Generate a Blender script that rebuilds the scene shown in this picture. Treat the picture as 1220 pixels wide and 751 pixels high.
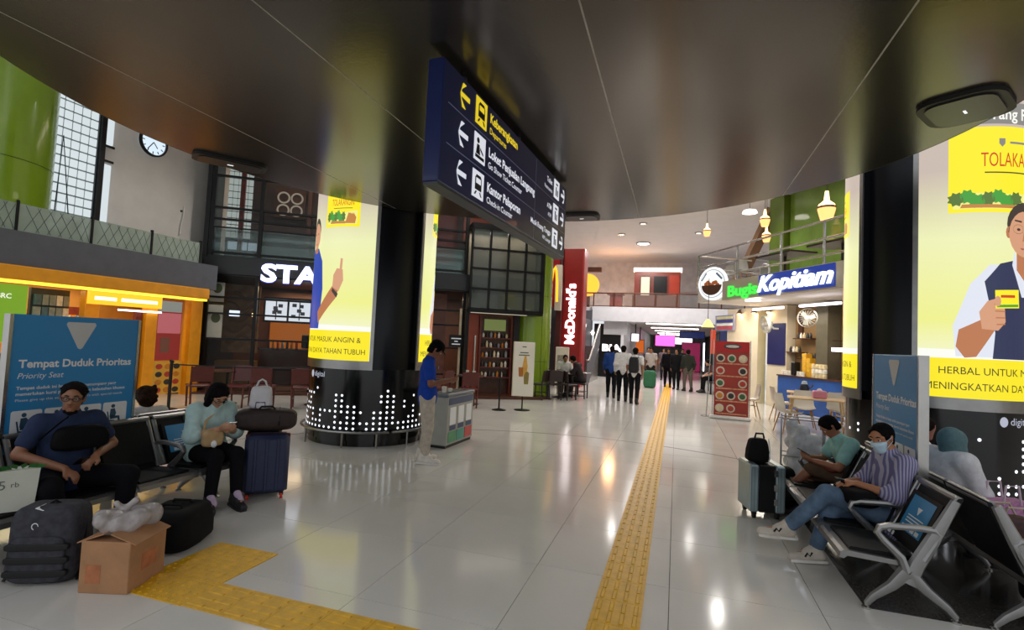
import bpy, math, random
import numpy as np
from mathutils import Vector, Matrix
random.seed(7)
for o in list(bpy.data.objects): bpy.data.objects.remove(o)
scene = bpy.context.scene
COL = scene.collection
PI = math.pi
R = math.radians

# ------------------------------------------------------------------ camera
cam = bpy.data.cameras.new('camera')
cam.sensor_fit = 'HORIZONTAL'; cam.sensor_width = 36.0
cam.lens = 36.0 * 620.0 / 1220.0
cam.clip_start = 0.05; cam.clip_end = 300
camo = bpy.data.objects.new('camera', cam); COL.objects.link(camo)
camo.location = (0, 0, 1.65); camo.rotation_euler = (1.61992, -0.04591, 0.30594)
scene.camera = camo
# ------------------------------------------------------------------ world, exposure
wd = bpy.data.worlds.new('world'); scene.world = wd; wd.use_nodes = True
bg = wd.node_tree.nodes['Background']
bg.inputs[0].default_value = (0.93, 0.96, 1.0, 1); bg.inputs[1].default_value = 0.85
vs = scene.view_settings
vs.view_transform = 'Standard'; vs.look = 'None'; vs.gamma = 1.0; vs.use_curve_mapping = False
vs.exposure = 0.0

# ------------------------------------------------------------------ materials
def lin(c):
    if isinstance(c, str):
        c = c.lstrip('#'); c = [int(c[i:i+2], 16)/255 for i in (0, 2, 4)]
        c = [x/12.92 if x <= .04045 else ((x+.055)/1.055)**2.4 for x in c]
    return tuple(c[:3])
MATS = {}
def mat(name, col, rough=.5, metal=0., emit=0., ns=0, na=.12, bump=0, bs=60, spec=.5, alpha=1, trans=0, coat=0, ecol=None):
    if name in MATS: return MATS[name]
    m = bpy.data.materials.new(name); m.use_nodes = True
    nt = m.node_tree; b = nt.nodes['Principled BSDF']
    c = lin(col)
    b.inputs['Base Color'].default_value = (*c, 1)
    b.inputs['Roughness'].default_value = rough; b.inputs['Metallic'].default_value = metal
    b.inputs['Specular IOR Level'].default_value = spec
    b.inputs['Alpha'].default_value = alpha
    b.inputs['Transmission Weight'].default_value = trans
    b.inputs['Coat Weight'].default_value = coat
    if emit:
        b.inputs['Emission Color'].default_value = (*lin(ecol or col), 1); b.inputs['Emission Strength'].default_value = emit
    if ns or bump:
        tc = nt.nodes.new('ShaderNodeTexCoord')
    if ns:
        n = nt.nodes.new('ShaderNodeTexNoise'); n.inputs['Scale'].default_value = ns; n.inputs['Detail'].default_value = 4
        nt.links.new(tc.outputs['Object'], n.inputs['Vector'])
        r = nt.nodes.new('ShaderNodeValToRGB')
        r.color_ramp.elements[0].position = .3; r.color_ramp.elements[1].position = .7
        r.color_ramp.elements[0].color = (*[x*(1-na) for x in c], 1); r.color_ramp.elements[1].color = (*[min(1, x*(1+na)) for x in c], 1)
        nt.links.new(n.outputs['Fac'], r.inputs['Fac']); nt.links.new(r.outputs['Color'], b.inputs['Base Color'])
    if bump:
        n2 = nt.nodes.new('ShaderNodeTexNoise'); n2.inputs['Scale'].default_value = bs; n2.inputs['Detail'].default_value = 3
        nt.links.new(tc.outputs['Object'], n2.inputs['Vector'])
        bp = nt.nodes.new('ShaderNodeBump'); bp.inputs['Strength'].default_value = bump; bp.inputs['Distance'].default_value = .01
        nt.links.new(n2.outputs['Fac'], bp.inputs['Height']); nt.links.new(bp.outputs['Normal'], b.inputs['Normal'])
    MATS[name] = m; return m
def emat(name, col, s=1.0):
    """lit print / lamp / screen: gives off its own colour"""
    if name in MATS: return MATS[name]
    m = mat(name, '#101010', rough=.35)
    b = m.node_tree.nodes['Principled BSDF']
    b.inputs['Emission Color'].default_value = (*lin(col), 1); b.inputs['Emission Strength'].default_value = s
    return m

# ------------------------------------------------------------------ mesh builder
class MB:
    def __init__(s): s.v = []; s.f = []; s.mi = []; s.cur = 0
    def add(s, vs, fs):
        o = len(s.v); s.v += [tuple(map(float, p)) for p in vs]; s.f += [tuple(i+o for i in f) for f in fs]; s.mi += [s.cur]*len(fs); return s
    def box(s, x0, x1, y0, y1, z0, z1):
        v = [(x0,y0,z0),(x1,y0,z0),(x1,y1,z0),(x0,y1,z0),(x0,y0,z1),(x1,y0,z1),(x1,y1,z1),(x0,y1,z1)]
        return s.add(v, [(0,3,2,1),(4,5,6,7),(0,1,5,4),(1,2,6,5),(2,3,7,6),(3,0,4,7)])
    def cbox(s, c, d, M=None, bev=0):
        """box centred at c with size d, optional rotation matrix, optional chamfer"""
        x, y, z = d[0]/2, d[1]/2, d[2]/2
        if bev:
            b = min(bev, x*.95, y*.95, z*.95); vs = []
            for sx in (-1, 1):
                for sy in (-1, 1):
                    for sz in (-1, 1):
                        vs += [(sx*(x-b), sy*(y-b), sz*z), (sx*(x-b), sy*y, sz*(z-b)), (sx*x, sy*(y-b), sz*(z-b))]
            ix = lambda sx, sy, sz, k: ((sx > 0)*4+(sy > 0)*2+(sz > 0))*3+k
            fs = []
            for q in (-1, 1):
                fs.append([ix(-1,-1,q,0), ix(1,-1,q,0), ix(1,1,q,0), ix(-1,1,q,0)][::q])
                fs.append([ix(-1,q,-1,1), ix(1,q,-1,1), ix(1,q,1,1), ix(-1,q,1,1)][::-q])
                fs.append([ix(q,-1,-1,2), ix(q,1,-1,2), ix(q,1,1,2), ix(q,-1,1,2)][::q])
                for p in (-1, 1):
                    fs.append([ix(-1,q,p,0), ix(1,q,p,0), ix(1,q,p,1), ix(-1,q,p,1)])
                    fs.append([ix(q,-1,p,0), ix(q,1,p,0), ix(q,1,p,2), ix(q,-1,p,2)])
                    fs.append([ix(q,p,-1,1), ix(q,p,1,1), ix(q,p,1,2), ix(q,p,-1,2)])
                    for r_ in (-1, 1): fs.append([ix(q,p,r_,0), ix(q,p,r_,1), ix(q,p,r_,2)])
            fs2 = []
            for f in fs:   # orient outward
                P = [Vector(vs[i]) for i in f]; n = (P[1]-P[0]).cross(P[2]-P[0]); cc = sum(P, Vector())/len(P)
                fs2.append(tuple(f) if n.dot(cc) > 0 else tuple(f[::-1]))
            fs = fs2
        else:
            vs = [(-x,-y,-z),(x,-y,-z),(x,y,-z),(-x,y,-z),(-x,-y,z),(x,-y,z),(x,y,z),(-x,y,z)]
            fs = [(0,3,2,1),(4,5,6,7),(0,1,5,4),(1,2,6,5),(2,3,7,6),(3,0,4,7)]
        M = M or Matrix.Identity(3); c = Vector(c)
        return s.add([c+M@Vector(v) for v in vs], fs)
    def tube(s, pts, r, n=8, closed=False, flat=1.0, up=(0,0,1)):
        """swept circle (radius may be a list) through pts"""
        P = [Vector(p) for p in pts]; k = len(P); rs = r if isinstance(r, (list, tuple)) else [r]*k
        vs = []; fs = []; pu = None
        for i, p in enumerate(P):
            a = P[(i-1) % k] if (closed or i > 0) else p; b = P[(i+1) % k] if (closed or i < k-1) else p
            t = (b-a).normalized()
            u = Vector(up) if pu is None else pu
            u = u - t*u.dot(t)
            if u.length < 1e-4: u = Vector((1,0,0)) - t*t.x
            if u.length < 1e-4: u = Vector((0,1,0)) - t*t.y
            u.normalize(); pu = u; w = t.cross(u)
            for j in range(n):
                a_ = 2*PI*j/n; vs.append(p + (u*math.cos(a_)*flat + w*math.sin(a_))*rs[i])
        m = k if closed else k-1
        for i in range(m):
            for j in range(n):
                i2 = (i+1) % k; fs.append((i*n+j, i2*n+j, i2*n+(j+1) % n, i*n+(j+1) % n)[::-1])
        if not closed:
            fs.append(tuple(range(n))); fs.append(tuple(range((k-1)*n, k*n))[::-1])
        return s.add(vs, fs)
    def cyl(s, p0, p1, r0, r1=None, n=16): return s.tube([p0, p1], [r0, r0 if r1 is None else r1], n)
    def lathe(s, prof, c=(0,0,0), n=24, a0=0, a1=2*PI, closed_prof=False):
        full = abs(a1-a0-2*PI) < 1e-6; m = n if full else n+1; k = len(prof); vs = []; fs = []
        for i in range(m):
            a = a0+(a1-a0)*i/n
            for (r, z) in prof: vs.append((c[0]+r*math.cos(a), c[1]+r*math.sin(a), c[2]+z))
        kk = k if closed_prof else k-1
        for i in range(n):
            i2 = (i+1) % m
            for j in range(kk):
                j2 = (j+1) % k; fs.append((i*k+j, i2*k+j, i2*k+j2, i*k+j2))
        if closed_prof and not full: fs.append(tuple(range(k))); fs.append(tuple(range(n*k, n*k+k))[::-1])
        return s.add(vs, fs)
    def ball(s, c, r, n=12, m=8):
        r = r if isinstance(r, (tuple, list)) else (r, r, r); vs = []; fs = []
        for i in range(m+1):
            t = PI*i/m
            for j in range(n):
                a = 2*PI*j/n; vs.append((c[0]+r[0]*math.sin(t)*math.cos(a), c[1]+r[1]*math.sin(t)*math.sin(a), c[2]+r[2]*math.cos(t)))
        for i in range(m):
            for j in range(n): fs.append((i*n+j, (i+1)*n+j, (i+1)*n+(j+1) % n, i*n+(j+1) % n))
        return s.add(vs, fs)
    def prism(s, poly, d, O=(0,0,0), U=(1,0,0), V=(0,0,1)):
        """polygon (u,v) in plane O,U,V extruded by d along U x V"""
        O, U, V = Vector(O), Vector(U), Vector(V); N = U.cross(V); k = len(poly)
        ar = sum(poly[i][0]*poly[(i+1) % k][1]-poly[(i+1) % k][0]*poly[i][1] for i in range(k))
        if ar < 0: poly = poly[::-1]
        if d < 0: O = O+N*d; d = -d
        vs = [O+U*u+V*v for u, v in poly]+[O+U*u+V*v+N*d for u, v in poly]
        fs = [tuple(range(k))[::-1], tuple(range(k, 2*k))]+[(i, (i+1) % k, k+(i+1) % k, k+i) for i in range(k)]
        return s.add(vs, fs)
    def obj(s, name, m, parent=None, smooth=False, loc=None, rot=None, **props):
        me = bpy.data.meshes.new(name); me.from_pydata(s.v, [], s.f)
        ms = m if isinstance(m, (list, tuple)) else [m]
        for x in ms: me.materials.append(x)
        if len(ms) > 1: me.polygons.foreach_set('material_index', s.mi)
        if smooth:
            me.polygons.foreach_set('use_smooth', [True]*len(me.polygons))
            if smooth != 'all':
                try: me.set_sharp_from_angle(angle=R(40))
                except Exception: pass
        me.update()
        return link(name, me, parent, loc, rot, **props)
def link(name, me, parent=None, loc=None, rot=None, **props):
    o = bpy.data.objects.new(name, me); COL.objects.link(o)
    if parent is not None: o.parent = parent
    if loc is not None: o.location = loc
    if rot is not None: o.rotation_euler = rot if isinstance(rot, (tuple, list)) else (0, 0, rot)
    for k, v in props.items(): o[k] = v
    return o
def thing(name, label, cat, loc=(0,0,0), rz=0, group=None, kind=None):
    o = link(name, None, None, loc, rz, label=label, category=cat)
    o.empty_display_size = .1
    if group: o['group'] = group
    if kind: o['kind'] = kind
    return o
def tag(o, label, cat=None, group=None, kind=None):
    o['label'] = label
    if cat: o['category'] = cat
    if group: o['group'] = group
    if kind: o['kind'] = kind
    return o
def kids(o): return [c for c in COL.objects if c.parent == o]
def tree_of(o, acc):
    for c in acc.get(o, []): yield c
def copy_tree(root, loc=None, rz=None, label=None, group=None, memo={}):
    r = root.copy(); COL.objects.link(r)
    if loc is not None: r.location = loc
    if rz is not None: r.rotation_euler = (0, 0, rz)
    if label: r['label'] = label
    if group: r['group'] = group
    for ch in list(root.children):
        c = ch.copy(); COL.objects.link(c); c.parent = r
        for g in list(ch.children):
            d = g.copy(); COL.objects.link(d); d.parent = c
    return r
def rotz(a): return Matrix.Rotation(a, 3, 'Z')
def bx(name, m, parent, x0, x1, y0, y1, z0, z1, bev=0, **p):
    b = MB()
    if bev: b.cbox(((x0+x1)/2, (y0+y1)/2, (z0+z1)/2), (abs(x1-x0), abs(y1-y0), abs(z1-z0)), bev=bev)
    else: b.box(x0, x1, y0, y1, z0, z1)
    return b.obj(name, m, parent, **p)

# ------------------------------------------------------------------ lettering
TXT = {}
def text_data(s, bold=0., shear=0., ext=0.):
    key = (s, bold, shear, ext)
    if key in TXT: return TXT[key]
    cu = bpy.data.curves.new('t', 'FONT'); cu.body = s; cu.size = 1; cu.offset = bold; cu.shear = shear; cu.extrude = ext; cu.resolution_u = 3
    o = bpy.data.objects.new('t', cu)
    me = bpy.data.meshes.new_from_object(o)
    v = np.array([x.co[:] for x in me.vertices]).reshape(-1, 3); f = [tuple(p.vertices) for p in me.polygons]
    bpy.data.objects.remove(o); bpy.data.curves.remove(cu); bpy.data.meshes.remove(me)
    TXT[key] = (v, f); return v, f
def put_text(mb, s, O, U, V, h=None, w=None, align='l', bold=0., shear=0., ext=0.):
    """lettering in plane O,U,V: cap height h, optional exact width w"""
    v, f = text_data(s, bold, shear, ext); v = v.copy()
    x0, x1 = v[:,0].min(), v[:,0].max(); v[:,0] -= x0; W = x1-x0
    sy = (h/.72) if h else w/W; sx = w/W if w else sy
    v[:,0] *= sx; v[:,1] *= sy; wid = W*sx
    if align == 'c': v[:,0] -= wid/2
    if align == 'r': v[:,0] -= wid
    O, U, V = np.array(O, float), np.array(U, float), np.array(V, float); N = np.cross(U, V)
    mb.add(O+v[:,:1]*U+v[:,1:2]*V+v[:,2:3]*N*sy, f); return wid
# ================================================================== floor
TS = .935
M_tile = mat('polished_floor_tile', '#d6d3cd', rough=.12, ns=1.3, na=.05)
M_grout = mat('floor_grout', '#6f6c68', rough=.8, ns=9)
M_gran = mat('dark_granite', '#4a4744', rough=.12, ns=60, na=.4)
M_black = mat('black_trim', '#0d0d0f', rough=.3, ns=20)
floor = bx('floor', M_grout, None, -30, 25, -8, 75, -.2, -.012); tag(floor, 'polished pale grey station floor laid with large square tiles', kind='structure')
tb = MB(); g = .0022
tb.box(g, TS-g, g, TS-g, -.012, 0); tme = None
cells = []
for i in range(-32, 26):
    for j in range(-12, 80):
        x, y = i*TS, 3.85+(j-4)*TS
        cx, cy = x+TS/2, y+TS/2
        a = math.degrees(math.atan2(cx, cy))
        dist = math.hypot(cx, cy)
        vis = (-66 < a < 32 and cy > 1.2)
        cells.append((0 if vis else 1, dist, x, y))
cells.sort()
rest = MB()
for k, (nv, dist, x, y) in enumerate(cells):
    if k < 290 and not nv:
        if tme is None: o = tb.obj('tile', M_tile, floor, loc=(x, y, 0)); tme = o.data
        else: link('tile', tme, floor, (x, y, 0))
    else:
        rest.add([(x+g, y+g, 0), (x+TS-g, y+g, 0), (x+TS-g, y+TS-g, 0), (x+g, y+TS-g, 0)], [(0, 1, 2, 3)])
rest.obj('tile', M_tile, floor, kind='stuff')
# dark granite strip under the right benches
gr = MB(); gr.box(1.235, 3.6, 4.08, 6.6, 0, .0015); gr.obj('granite_inlay', M_gran, floor, label='dark granite strip')
# thin black inlay ring on the floor around the hall
ring = MB(); ring.lathe([(5.13, 0.0), (5.13, .0016), (5.155, .0016), (5.155, 0)], (-1.45, 4.2, 0), 120, R(-20), R(200))
tag(ring.obj('trim_1', M_black), 'thin black curved inlay line on the pale floor', kind='structure')
# ------------------------------------------------------------------ tactile paving
M_tac = mat('tactile_yellow', '#dca81a', rough=.45, ns=14, na=.16, bump=.15, bs=90)
def ridge_tile(sx, sy, along, n=4):
    b = MB(); h = .006
    b.cbox((sx/2, sy/2, h/2), (sx-.003, sy-.003, h))
    for i in range(n):
        if along == 'y':
            c = sx*(i+.5)/n
            for q in (.27, .73): b.prism([(-.014, 0), (.014, 0), (.009, .005), (-.009, .005)], sy*.40, (c, sy*q+sy*.20, h), (1,0,0), (0,0,1))
        else:
            c = sy*(i+.5)/n
            for q in (.27, .73): b.prism([(-.014, 0), (.014, 0), (.009, .005), (-.009, .005)], sx*.40, (sx*q-sx*.20, c, h), (0,1,0), (0,0,1))
    return b
tp = thing('tactile_path', 'long yellow ridged tactile path leading straight down the concourse', 'tactile paving', (-.305, 0, 0))
t0 = None
for k in range(80):
    y = 1.1+k*.3
    if t0 is None: t0 = ridge_tile(.3, .3, 'y').obj('paving_tile', M_tac, tp, loc=(-.15, y, 0)).data
    else: link('paving_tile', t0, tp, (-.15, y, 0))
tb2 = thing('tactile_path', 'short yellow ridged tactile branch path crossing to the dotted patch', 'tactile paving', (-1.6, 2.585, 0))
nb = 8; sx = (2.745-.457)/nb; t0 = None
for k in range(nb):
    x = -2.745+k*sx+1.6
    if t0 is None: t0 = ridge_tile(sx, .3, 'x').obj('paving_tile', M_tac, tb2, loc=(x, -.15, 0)).data
    else: link('paving_tile', t0, tb2, (x, -.15, 0))
tb3 = thing('tactile_patch', 'yellow dotted tactile warning patch in front of the cardboard box', 'tactile paving', (-3.015, 2.83, 0))
def dot_tile(sx, sy):
    b = MB(); h = .006; b.cbox((sx/2, sy/2, h/2), (sx-.002, sy-.002, h))
    for i in range(5):
        for j in range(5):
            c = (sx*(i+.5)/5, sy*(j+.5)/5); vs = []
            for r, z in ((.014, h), (.008, h+.005)):
                vs += [(c[0]+r*math.cos(a*PI/3), c[1]+r*math.sin(a*PI/3), z) for a in range(6)]
            b.add(vs, [(q, (q+1) % 6, 6+(q+1) % 6, 6+q) for q in range(6)]+[tuple(range(6, 12))])
    return b
t0 = None
for i in range(2):
    for j in range(3):
        lc = (-.27+i*.27, -.40+j*.267, 0)
        if t0 is None: t0 = dot_tile(.27, .267).obj('paving_tile', M_tac, tb3, loc=lc).data
        else: link('paving_tile', t0, tb3, lc)

# ================================================================== round soffit ceiling
CZ = 3.55; CC = (-1.42, 4.15); CR = 3.77
M_soff = mat('brushed_dark_soffit', '#5a554f', rough=.22, metal=.85, ns=1.2, na=.08, bump=.05, bs=30)
M_fasc = mat('soffit_edge', '#3c3a38', rough=.4, metal=.6, ns=5)
M_seam = mat('soffit_seam', '#a39d92', rough=.45, metal=.3, ns=8)
cd = MB(); cd.lathe([(CR, .02), (CR, .5), (0.001, .5)], (CC[0], CC[1], CZ), 96); cd.lathe([(0.001, .02), (CR, .02)], (CC[0], CC[1], CZ), 96)
ceil = cd.obj('ceiling', M_seam, smooth=True); tag(ceil, 'round dark brushed metal soffit over the seating hall', kind='structure')
seams = [-9, -4.08, -2.40, -.57, 1.17, 9]
for a, b in zip(seams[:-1], seams[1:]):
    x0 = max(a+.005-CC[0], -CR+1e-3); x1 = min(b-.005-CC[0], CR-1e-3); n = 28; pts = []
    xs = [x0+(x1-x0)*(.5-.5*math.cos(PI*i/n)) for i in range(n+1)]
    pts = [(x, -math.sqrt(max(0, CR*CR-x*x))) for x in xs]+[(x, math.sqrt(max(0, CR*CR-x*x))) for x in xs[::-1]]
    pts = [p for i, p in enumerate(pts) if i == 0 or (abs(p[0]-pts[i-1][0])+abs(p[1]-pts[i-1][1])) > 1e-4]
    MB().prism(pts, .02, (CC[0], CC[1], CZ), (1,0,0), (0,1,0)).obj('ceiling_panel', M_soff, ceil)
for x in seams[1:-1]:
    hh = math.sqrt(CR*CR-(x-CC[0])**2); bx('seam_strip', M_seam, ceil, x-.0055, x+.0055, CC[1]-hh, CC[1]+hh, CZ-.001, CZ+.02)
MB().lathe([(CR+.012, .0), (CR+.012, .5), (CR, .5), (CR, 0)], (CC[0], CC[1], CZ), 96, closed_prof=True).obj('edge_band', M_fasc, ceil, smooth=True)
# dark recessed air grilles
M_grill = mat('grille_black', '#15130f', rough=.5, ns=12)
M_gled = emat('grille_led', '#ffffff', 1.0)
def ceil_fix(x, y, lx, ly, rz, label):
    t = thing('ceiling_grille', label, 'air grille', (x, y, CZ-.03), rz, 'dark grilles under the soffit')
    def rr(sx, sy, r, n=5):
        p = []
        for (cx, cy, a0) in ((sx-r, sy-r, 0), (-sx+r, sy-r, 90), (-sx+r, -sy+r, 180), (sx-r, -sy+r, 270)):
            for i in range(n+1):
                a = R(a0+90*i/n); p.append((cx+r*math.cos(a), cy+r*math.sin(a)))
        return p
    MB().prism(rr(lx/2, ly/2, min(lx, ly)*.3), .03, (0,0,0), (1,0,0), (0,1,0)).obj('housing', M_grill, t)
    MB().prism(rr(lx/2*.86, ly/2*.8, min(lx, ly)*.22), .012, (0,0,-.012), (1,0,0), (0,1,0)).obj('louvre_plate', mat('grille_plate', '#201d19', rough=.35, ns=10), t)
    bx('indicator_light', M_gled, t, -.03, .03, -.008, .008, -.016, -.012)
    return t
ceil_fix(2.0, 4.62, .58, .52, R(55), 'dark grille under the soffit above the herbal billboard')
ceil_fix(-4.93, 4.60, .75, .34, R(55), 'dark oval grille at the soffit edge above the cafe')
ceil_fix(-1.40, 7.60, .52, .40, 0, 'small dark grille at the soffit edge behind the hanging sign')

# ================================================================== hanging direction sign
M_navy = mat('sign_navy', '#16245a', rough=.28, ns=6, na=.06, coat=.2)
M_navy2 = mat('sign_under', '#3a4048', rough=.4, ns=6)
M_sw = emat('sign_white', '#f4f6ff', .75); M_sy = emat('sign_yellow', '#f2d62a', .85)
M_sline = mat('sign_line', '#8f9bc4', rough=.4, ns=5)
M_sdark = mat('sign_icon_ink', '#141821', rough=.5, ns=5)
SX0, SX1, SY0, SY1, SZ0, SZ1 = -1.62, -1.50, 3.02, 5.96, 2.65, 3.50
hs = thing('hanging_sign', 'long navy hanging direction sign with arrows and pictograms below the soffit', 'sign', (-1.475, 4.56, 2.65), R(-3.6))
hs.scale = (1, 1.045, 1)
def L(x, y, z): return (x+1.56, y-4.49, z-2.65)
b = MB(); b.cbox(L(-1.56, 4.49, 3.085), (.12, 2.94, .83), bev=.006); b.obj('cabinet', M_navy, hs)
b = MB(); b.box(-.055, .055, -1.46, 1.46, .0, .018); b.obj('bottom_rail', M_navy2, hs)
for y in (-1.1, 0, 1.1): MB().cyl((0, y, .85), (0, y, .905), .03, n=12).obj('hanger', M_fasc, hs)
FX = .061; O_ = lambda y, z: (FX, y-4.49, z-2.65)
U_, V_ = (0,1,0), (0,0,1)
for z in (2.95, 3.225): bx('divider_line', M_sline, hs, FX, FX+.002, 3.1-4.49, 5.92-4.49, z-2.65, z-2.65+.006)
bx('divider_line', M_sline, hs, FX, FX+.0015, 4.86-4.49, 4.866-4.49, .02, .83)
def arrow(name, m, y, z, s, d):
    b = MB(); w = .034
    b.prism([(-s*.75*d, w*.5), (s*.8*d, w*.5), (s*.8*d, -w*.5), (-s*.75*d, -w*.5)], .003, O_(y, z), U_, V_)
    for q in (-1, 1):
        b.prism([(-s*.85*d, 0), (-s*.85*d+.02*d, q*.038), (s*.10*d, q*s*1.02), (s*.10*d-.048*d, q*s*1.02)], .003, O_(y, z), U_, V_)
    b.obj(name, m, hs)
def icon(y, z, m, kind):
    s = .19; b = MB(); b.prism([(0, 0), (s, 0), (s, s*1.08), (0, s*1.08)], .003, O_(y, z), U_, V_); ic = b.obj('pictogram', m, hs)
    b = MB(); o = (FX+.003, y-4.49, z-2.65)
    if kind == 'train' or kind == 'depart':
        b.prism([(.04,.06),(.15,.06),(.15,.15),(.13,.175),(.06,.175),(.04,.15)], .0015, o, U_, V_); b.obj('pictogram_ink', M_sdark, ic)
        b = MB(); b.prism([(.055,.11),(.135,.11),(.135,.15),(.055,.15)], .0015, (o[0]+.0015, o[1], o[2]), U_, V_); b.obj('pictogram_window', m, ic)
        b = MB(); b.prism([(.03,.02),(.05,.02),(.075,.05),(.055,.05)], .0015, o, U_, V_); b.prism([(.14,.02),(.16,.02),(.135,.05),(.115,.05)], .0015, o, U_, V_); b.obj('pictogram_rail', M_sdark, ic)
    elif kind == 'person':
        b.prism([(.06+.022*math.cos(a*PI/5), .155+.022*math.sin(a*PI/5)) for a in range(10)], .0015, o, U_, V_)
        b.prism([(.03,.05),(.1,.05),(.085,.125),(.045,.125)], .0015, o, U_, V_); b.prism([(.02,.02),(.17,.02),(.17,.045),(.02,.045)], .0015, o, U_, V_)
        b.prism([(.1,.09),(.15,.06),(.155,.075),(.1,.11)], .0015, o, U_, V_); b.obj('pictogram_ink', M_sdark, ic)
    else:
        b.prism([(.06,.03),(.09,.03),(.09,.13),(.06,.13)], .0015, o, U_, V_); b.prism([(.11,.03),(.14,.03),(.14,.10),(.11,.10)], .0015, o, U_, V_); b.prism([(.06,.15),(.13,.15),(.13,.17),(.06,.17)], .0015, o, U_, V_); b.obj('pictogram_ink', M_sdark, ic)
rows = [(3.30, 'Keberangkatan', 'Departures', 'depart', M_sy), (3.025, 'Loket Penjualan Langsung', 'Go Show Ticket Counter', 'person', M_sw), (2.745, 'Kantor Pelaporan', 'Check-in Counter', 'train', M_sw)]
for z, t1, t2, kd, m in rows:
    arrow('arrow', m, 3.33, z+.07, .085, 1)
    icon(3.50, z-.03, m, kd)
    b = MB(); put_text(b, t1, O_(3.76, z+.075), U_, V_, h=.075, w=.058*len(t1)*.78, bold=.028); b.obj('sign_text', m, hs)
    b = MB(); put_text(b, t2, O_(3.76, z-.015), U_, V_, h=.052, w=.040*len(t2)*.84, bold=.008); b.obj('sign_text', m, hs)
for z, t1, t2 in [(3.30, 'Toilet', 'Restrooms'), (3.025, 'ATM', 'ATM'), (2.745, 'Musik Ruang Tunggu', 'VIP Lounge')]:
    arrow('arrow', M_sw, 5.80, z+.07, .075, -1)
    icon(5.46, z-.03, M_sw, 'box')
    b = MB(); put_text(b, t1, O_(5.40, z+.075), U_, V_, h=.055, align='r', bold=.012); b.obj('sign_text', M_sw, hs)
    b = MB(); put_text(b, t2, O_(5.40, z-.010), U_, V_, h=.042, align='r'); b.obj('sign_text', M_sw, hs)

# ================================================================== round billboard pillars
M_pblk = mat('pillar_black_gloss', '#08090c', rough=.16, ns=3, na=.2)
M_pcol = mat('pillar_black_metal', '#14161c', rough=.3, metal=.5, ns=2)
M_steel = mat('brushed_steel', '#9b9a98', rough=.28, metal=.95, ns=8, na=.08)
M_dot = emat('led_dot', '#f3f7ff', 1.6)
BE = 1.0   # brightness of the lightbox prints
P_Y = emat('print_yellow', '#fbe81e', BE); P_W = emat('print_white', '#fbfbf2', BE); P_ink = emat('print_ink', '#4a3f14', .8)
P_pack = emat('print_pack_yellow', '#ffee22', BE); P_red = emat('print_red', '#d8431c', .9); P_grn = emat('print_green', '#4aa83c', .9); P_dgrn = emat('print_dark_green', '#5d7d34', .9)
P_org = emat('print_root', '#d08a42', .9); P_skin = emat('print_skin', '#dba07c', .95); P_skin2 = emat('print_skin_shade', '#c07a50', .95)
P_hair = emat('print_hair', '#40332c', .9); P_vest = emat('print_vest', '#2c3356', .9); P_blue = emat('print_blue_shirt', '#2c4bb4', .9); P_shirt = emat('print_shirt', '#e6ebf7', .95); P_gry = emat('print_grey', '#8d8a86', .9)
def print_bg():
    m = emat('print_background', '#eef0b0', BE); nt = m.node_tree; b = nt.nodes['Principled BSDF']
    tc = nt.nodes.new('ShaderNodeTexCoord'); sp = nt.nodes.new('ShaderNodeSeparateXYZ'); mr = nt.nodes.new('ShaderNodeMapRange'); cr = nt.nodes.new('ShaderNodeValToRGB')
    nt.links.new(tc.outputs['Object'], sp.inputs[0]); nt.links.new(sp.outputs['Z'], mr.inputs['Value'])
    mr.inputs['From Min'].default_value = 1.2; mr.inputs['From Max'].default_value = 4.2
    e = cr.color_ramp.elements; e[0].color = (*lin('#f3f5d0'), 1); e[0].position = .15; e[1].color = (*lin('#c9b9ae'), 1); e[1].position = .86
    k = e.new(.3); k.color = (*lin('#eef08e'), 1); k = e.new(.6); k.color = (*lin('#eff2b8'), 1)
    nt.links.new(mr.outputs[0], cr.inputs[0]); nt.links.new(cr.outputs[0], b.inputs['Emission Color']); return m
P_bg = print_bg()
def ell(cx, cz, ra, rz, n=20, a0=0, a1=360): return [(cx+ra*math.cos(R(a0+(a1-a0)*i/n)), cz+rz*math.sin(R(a0+(a1-a0)*i/n))) for i in range(n+(a1-a0 < 360))]
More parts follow.
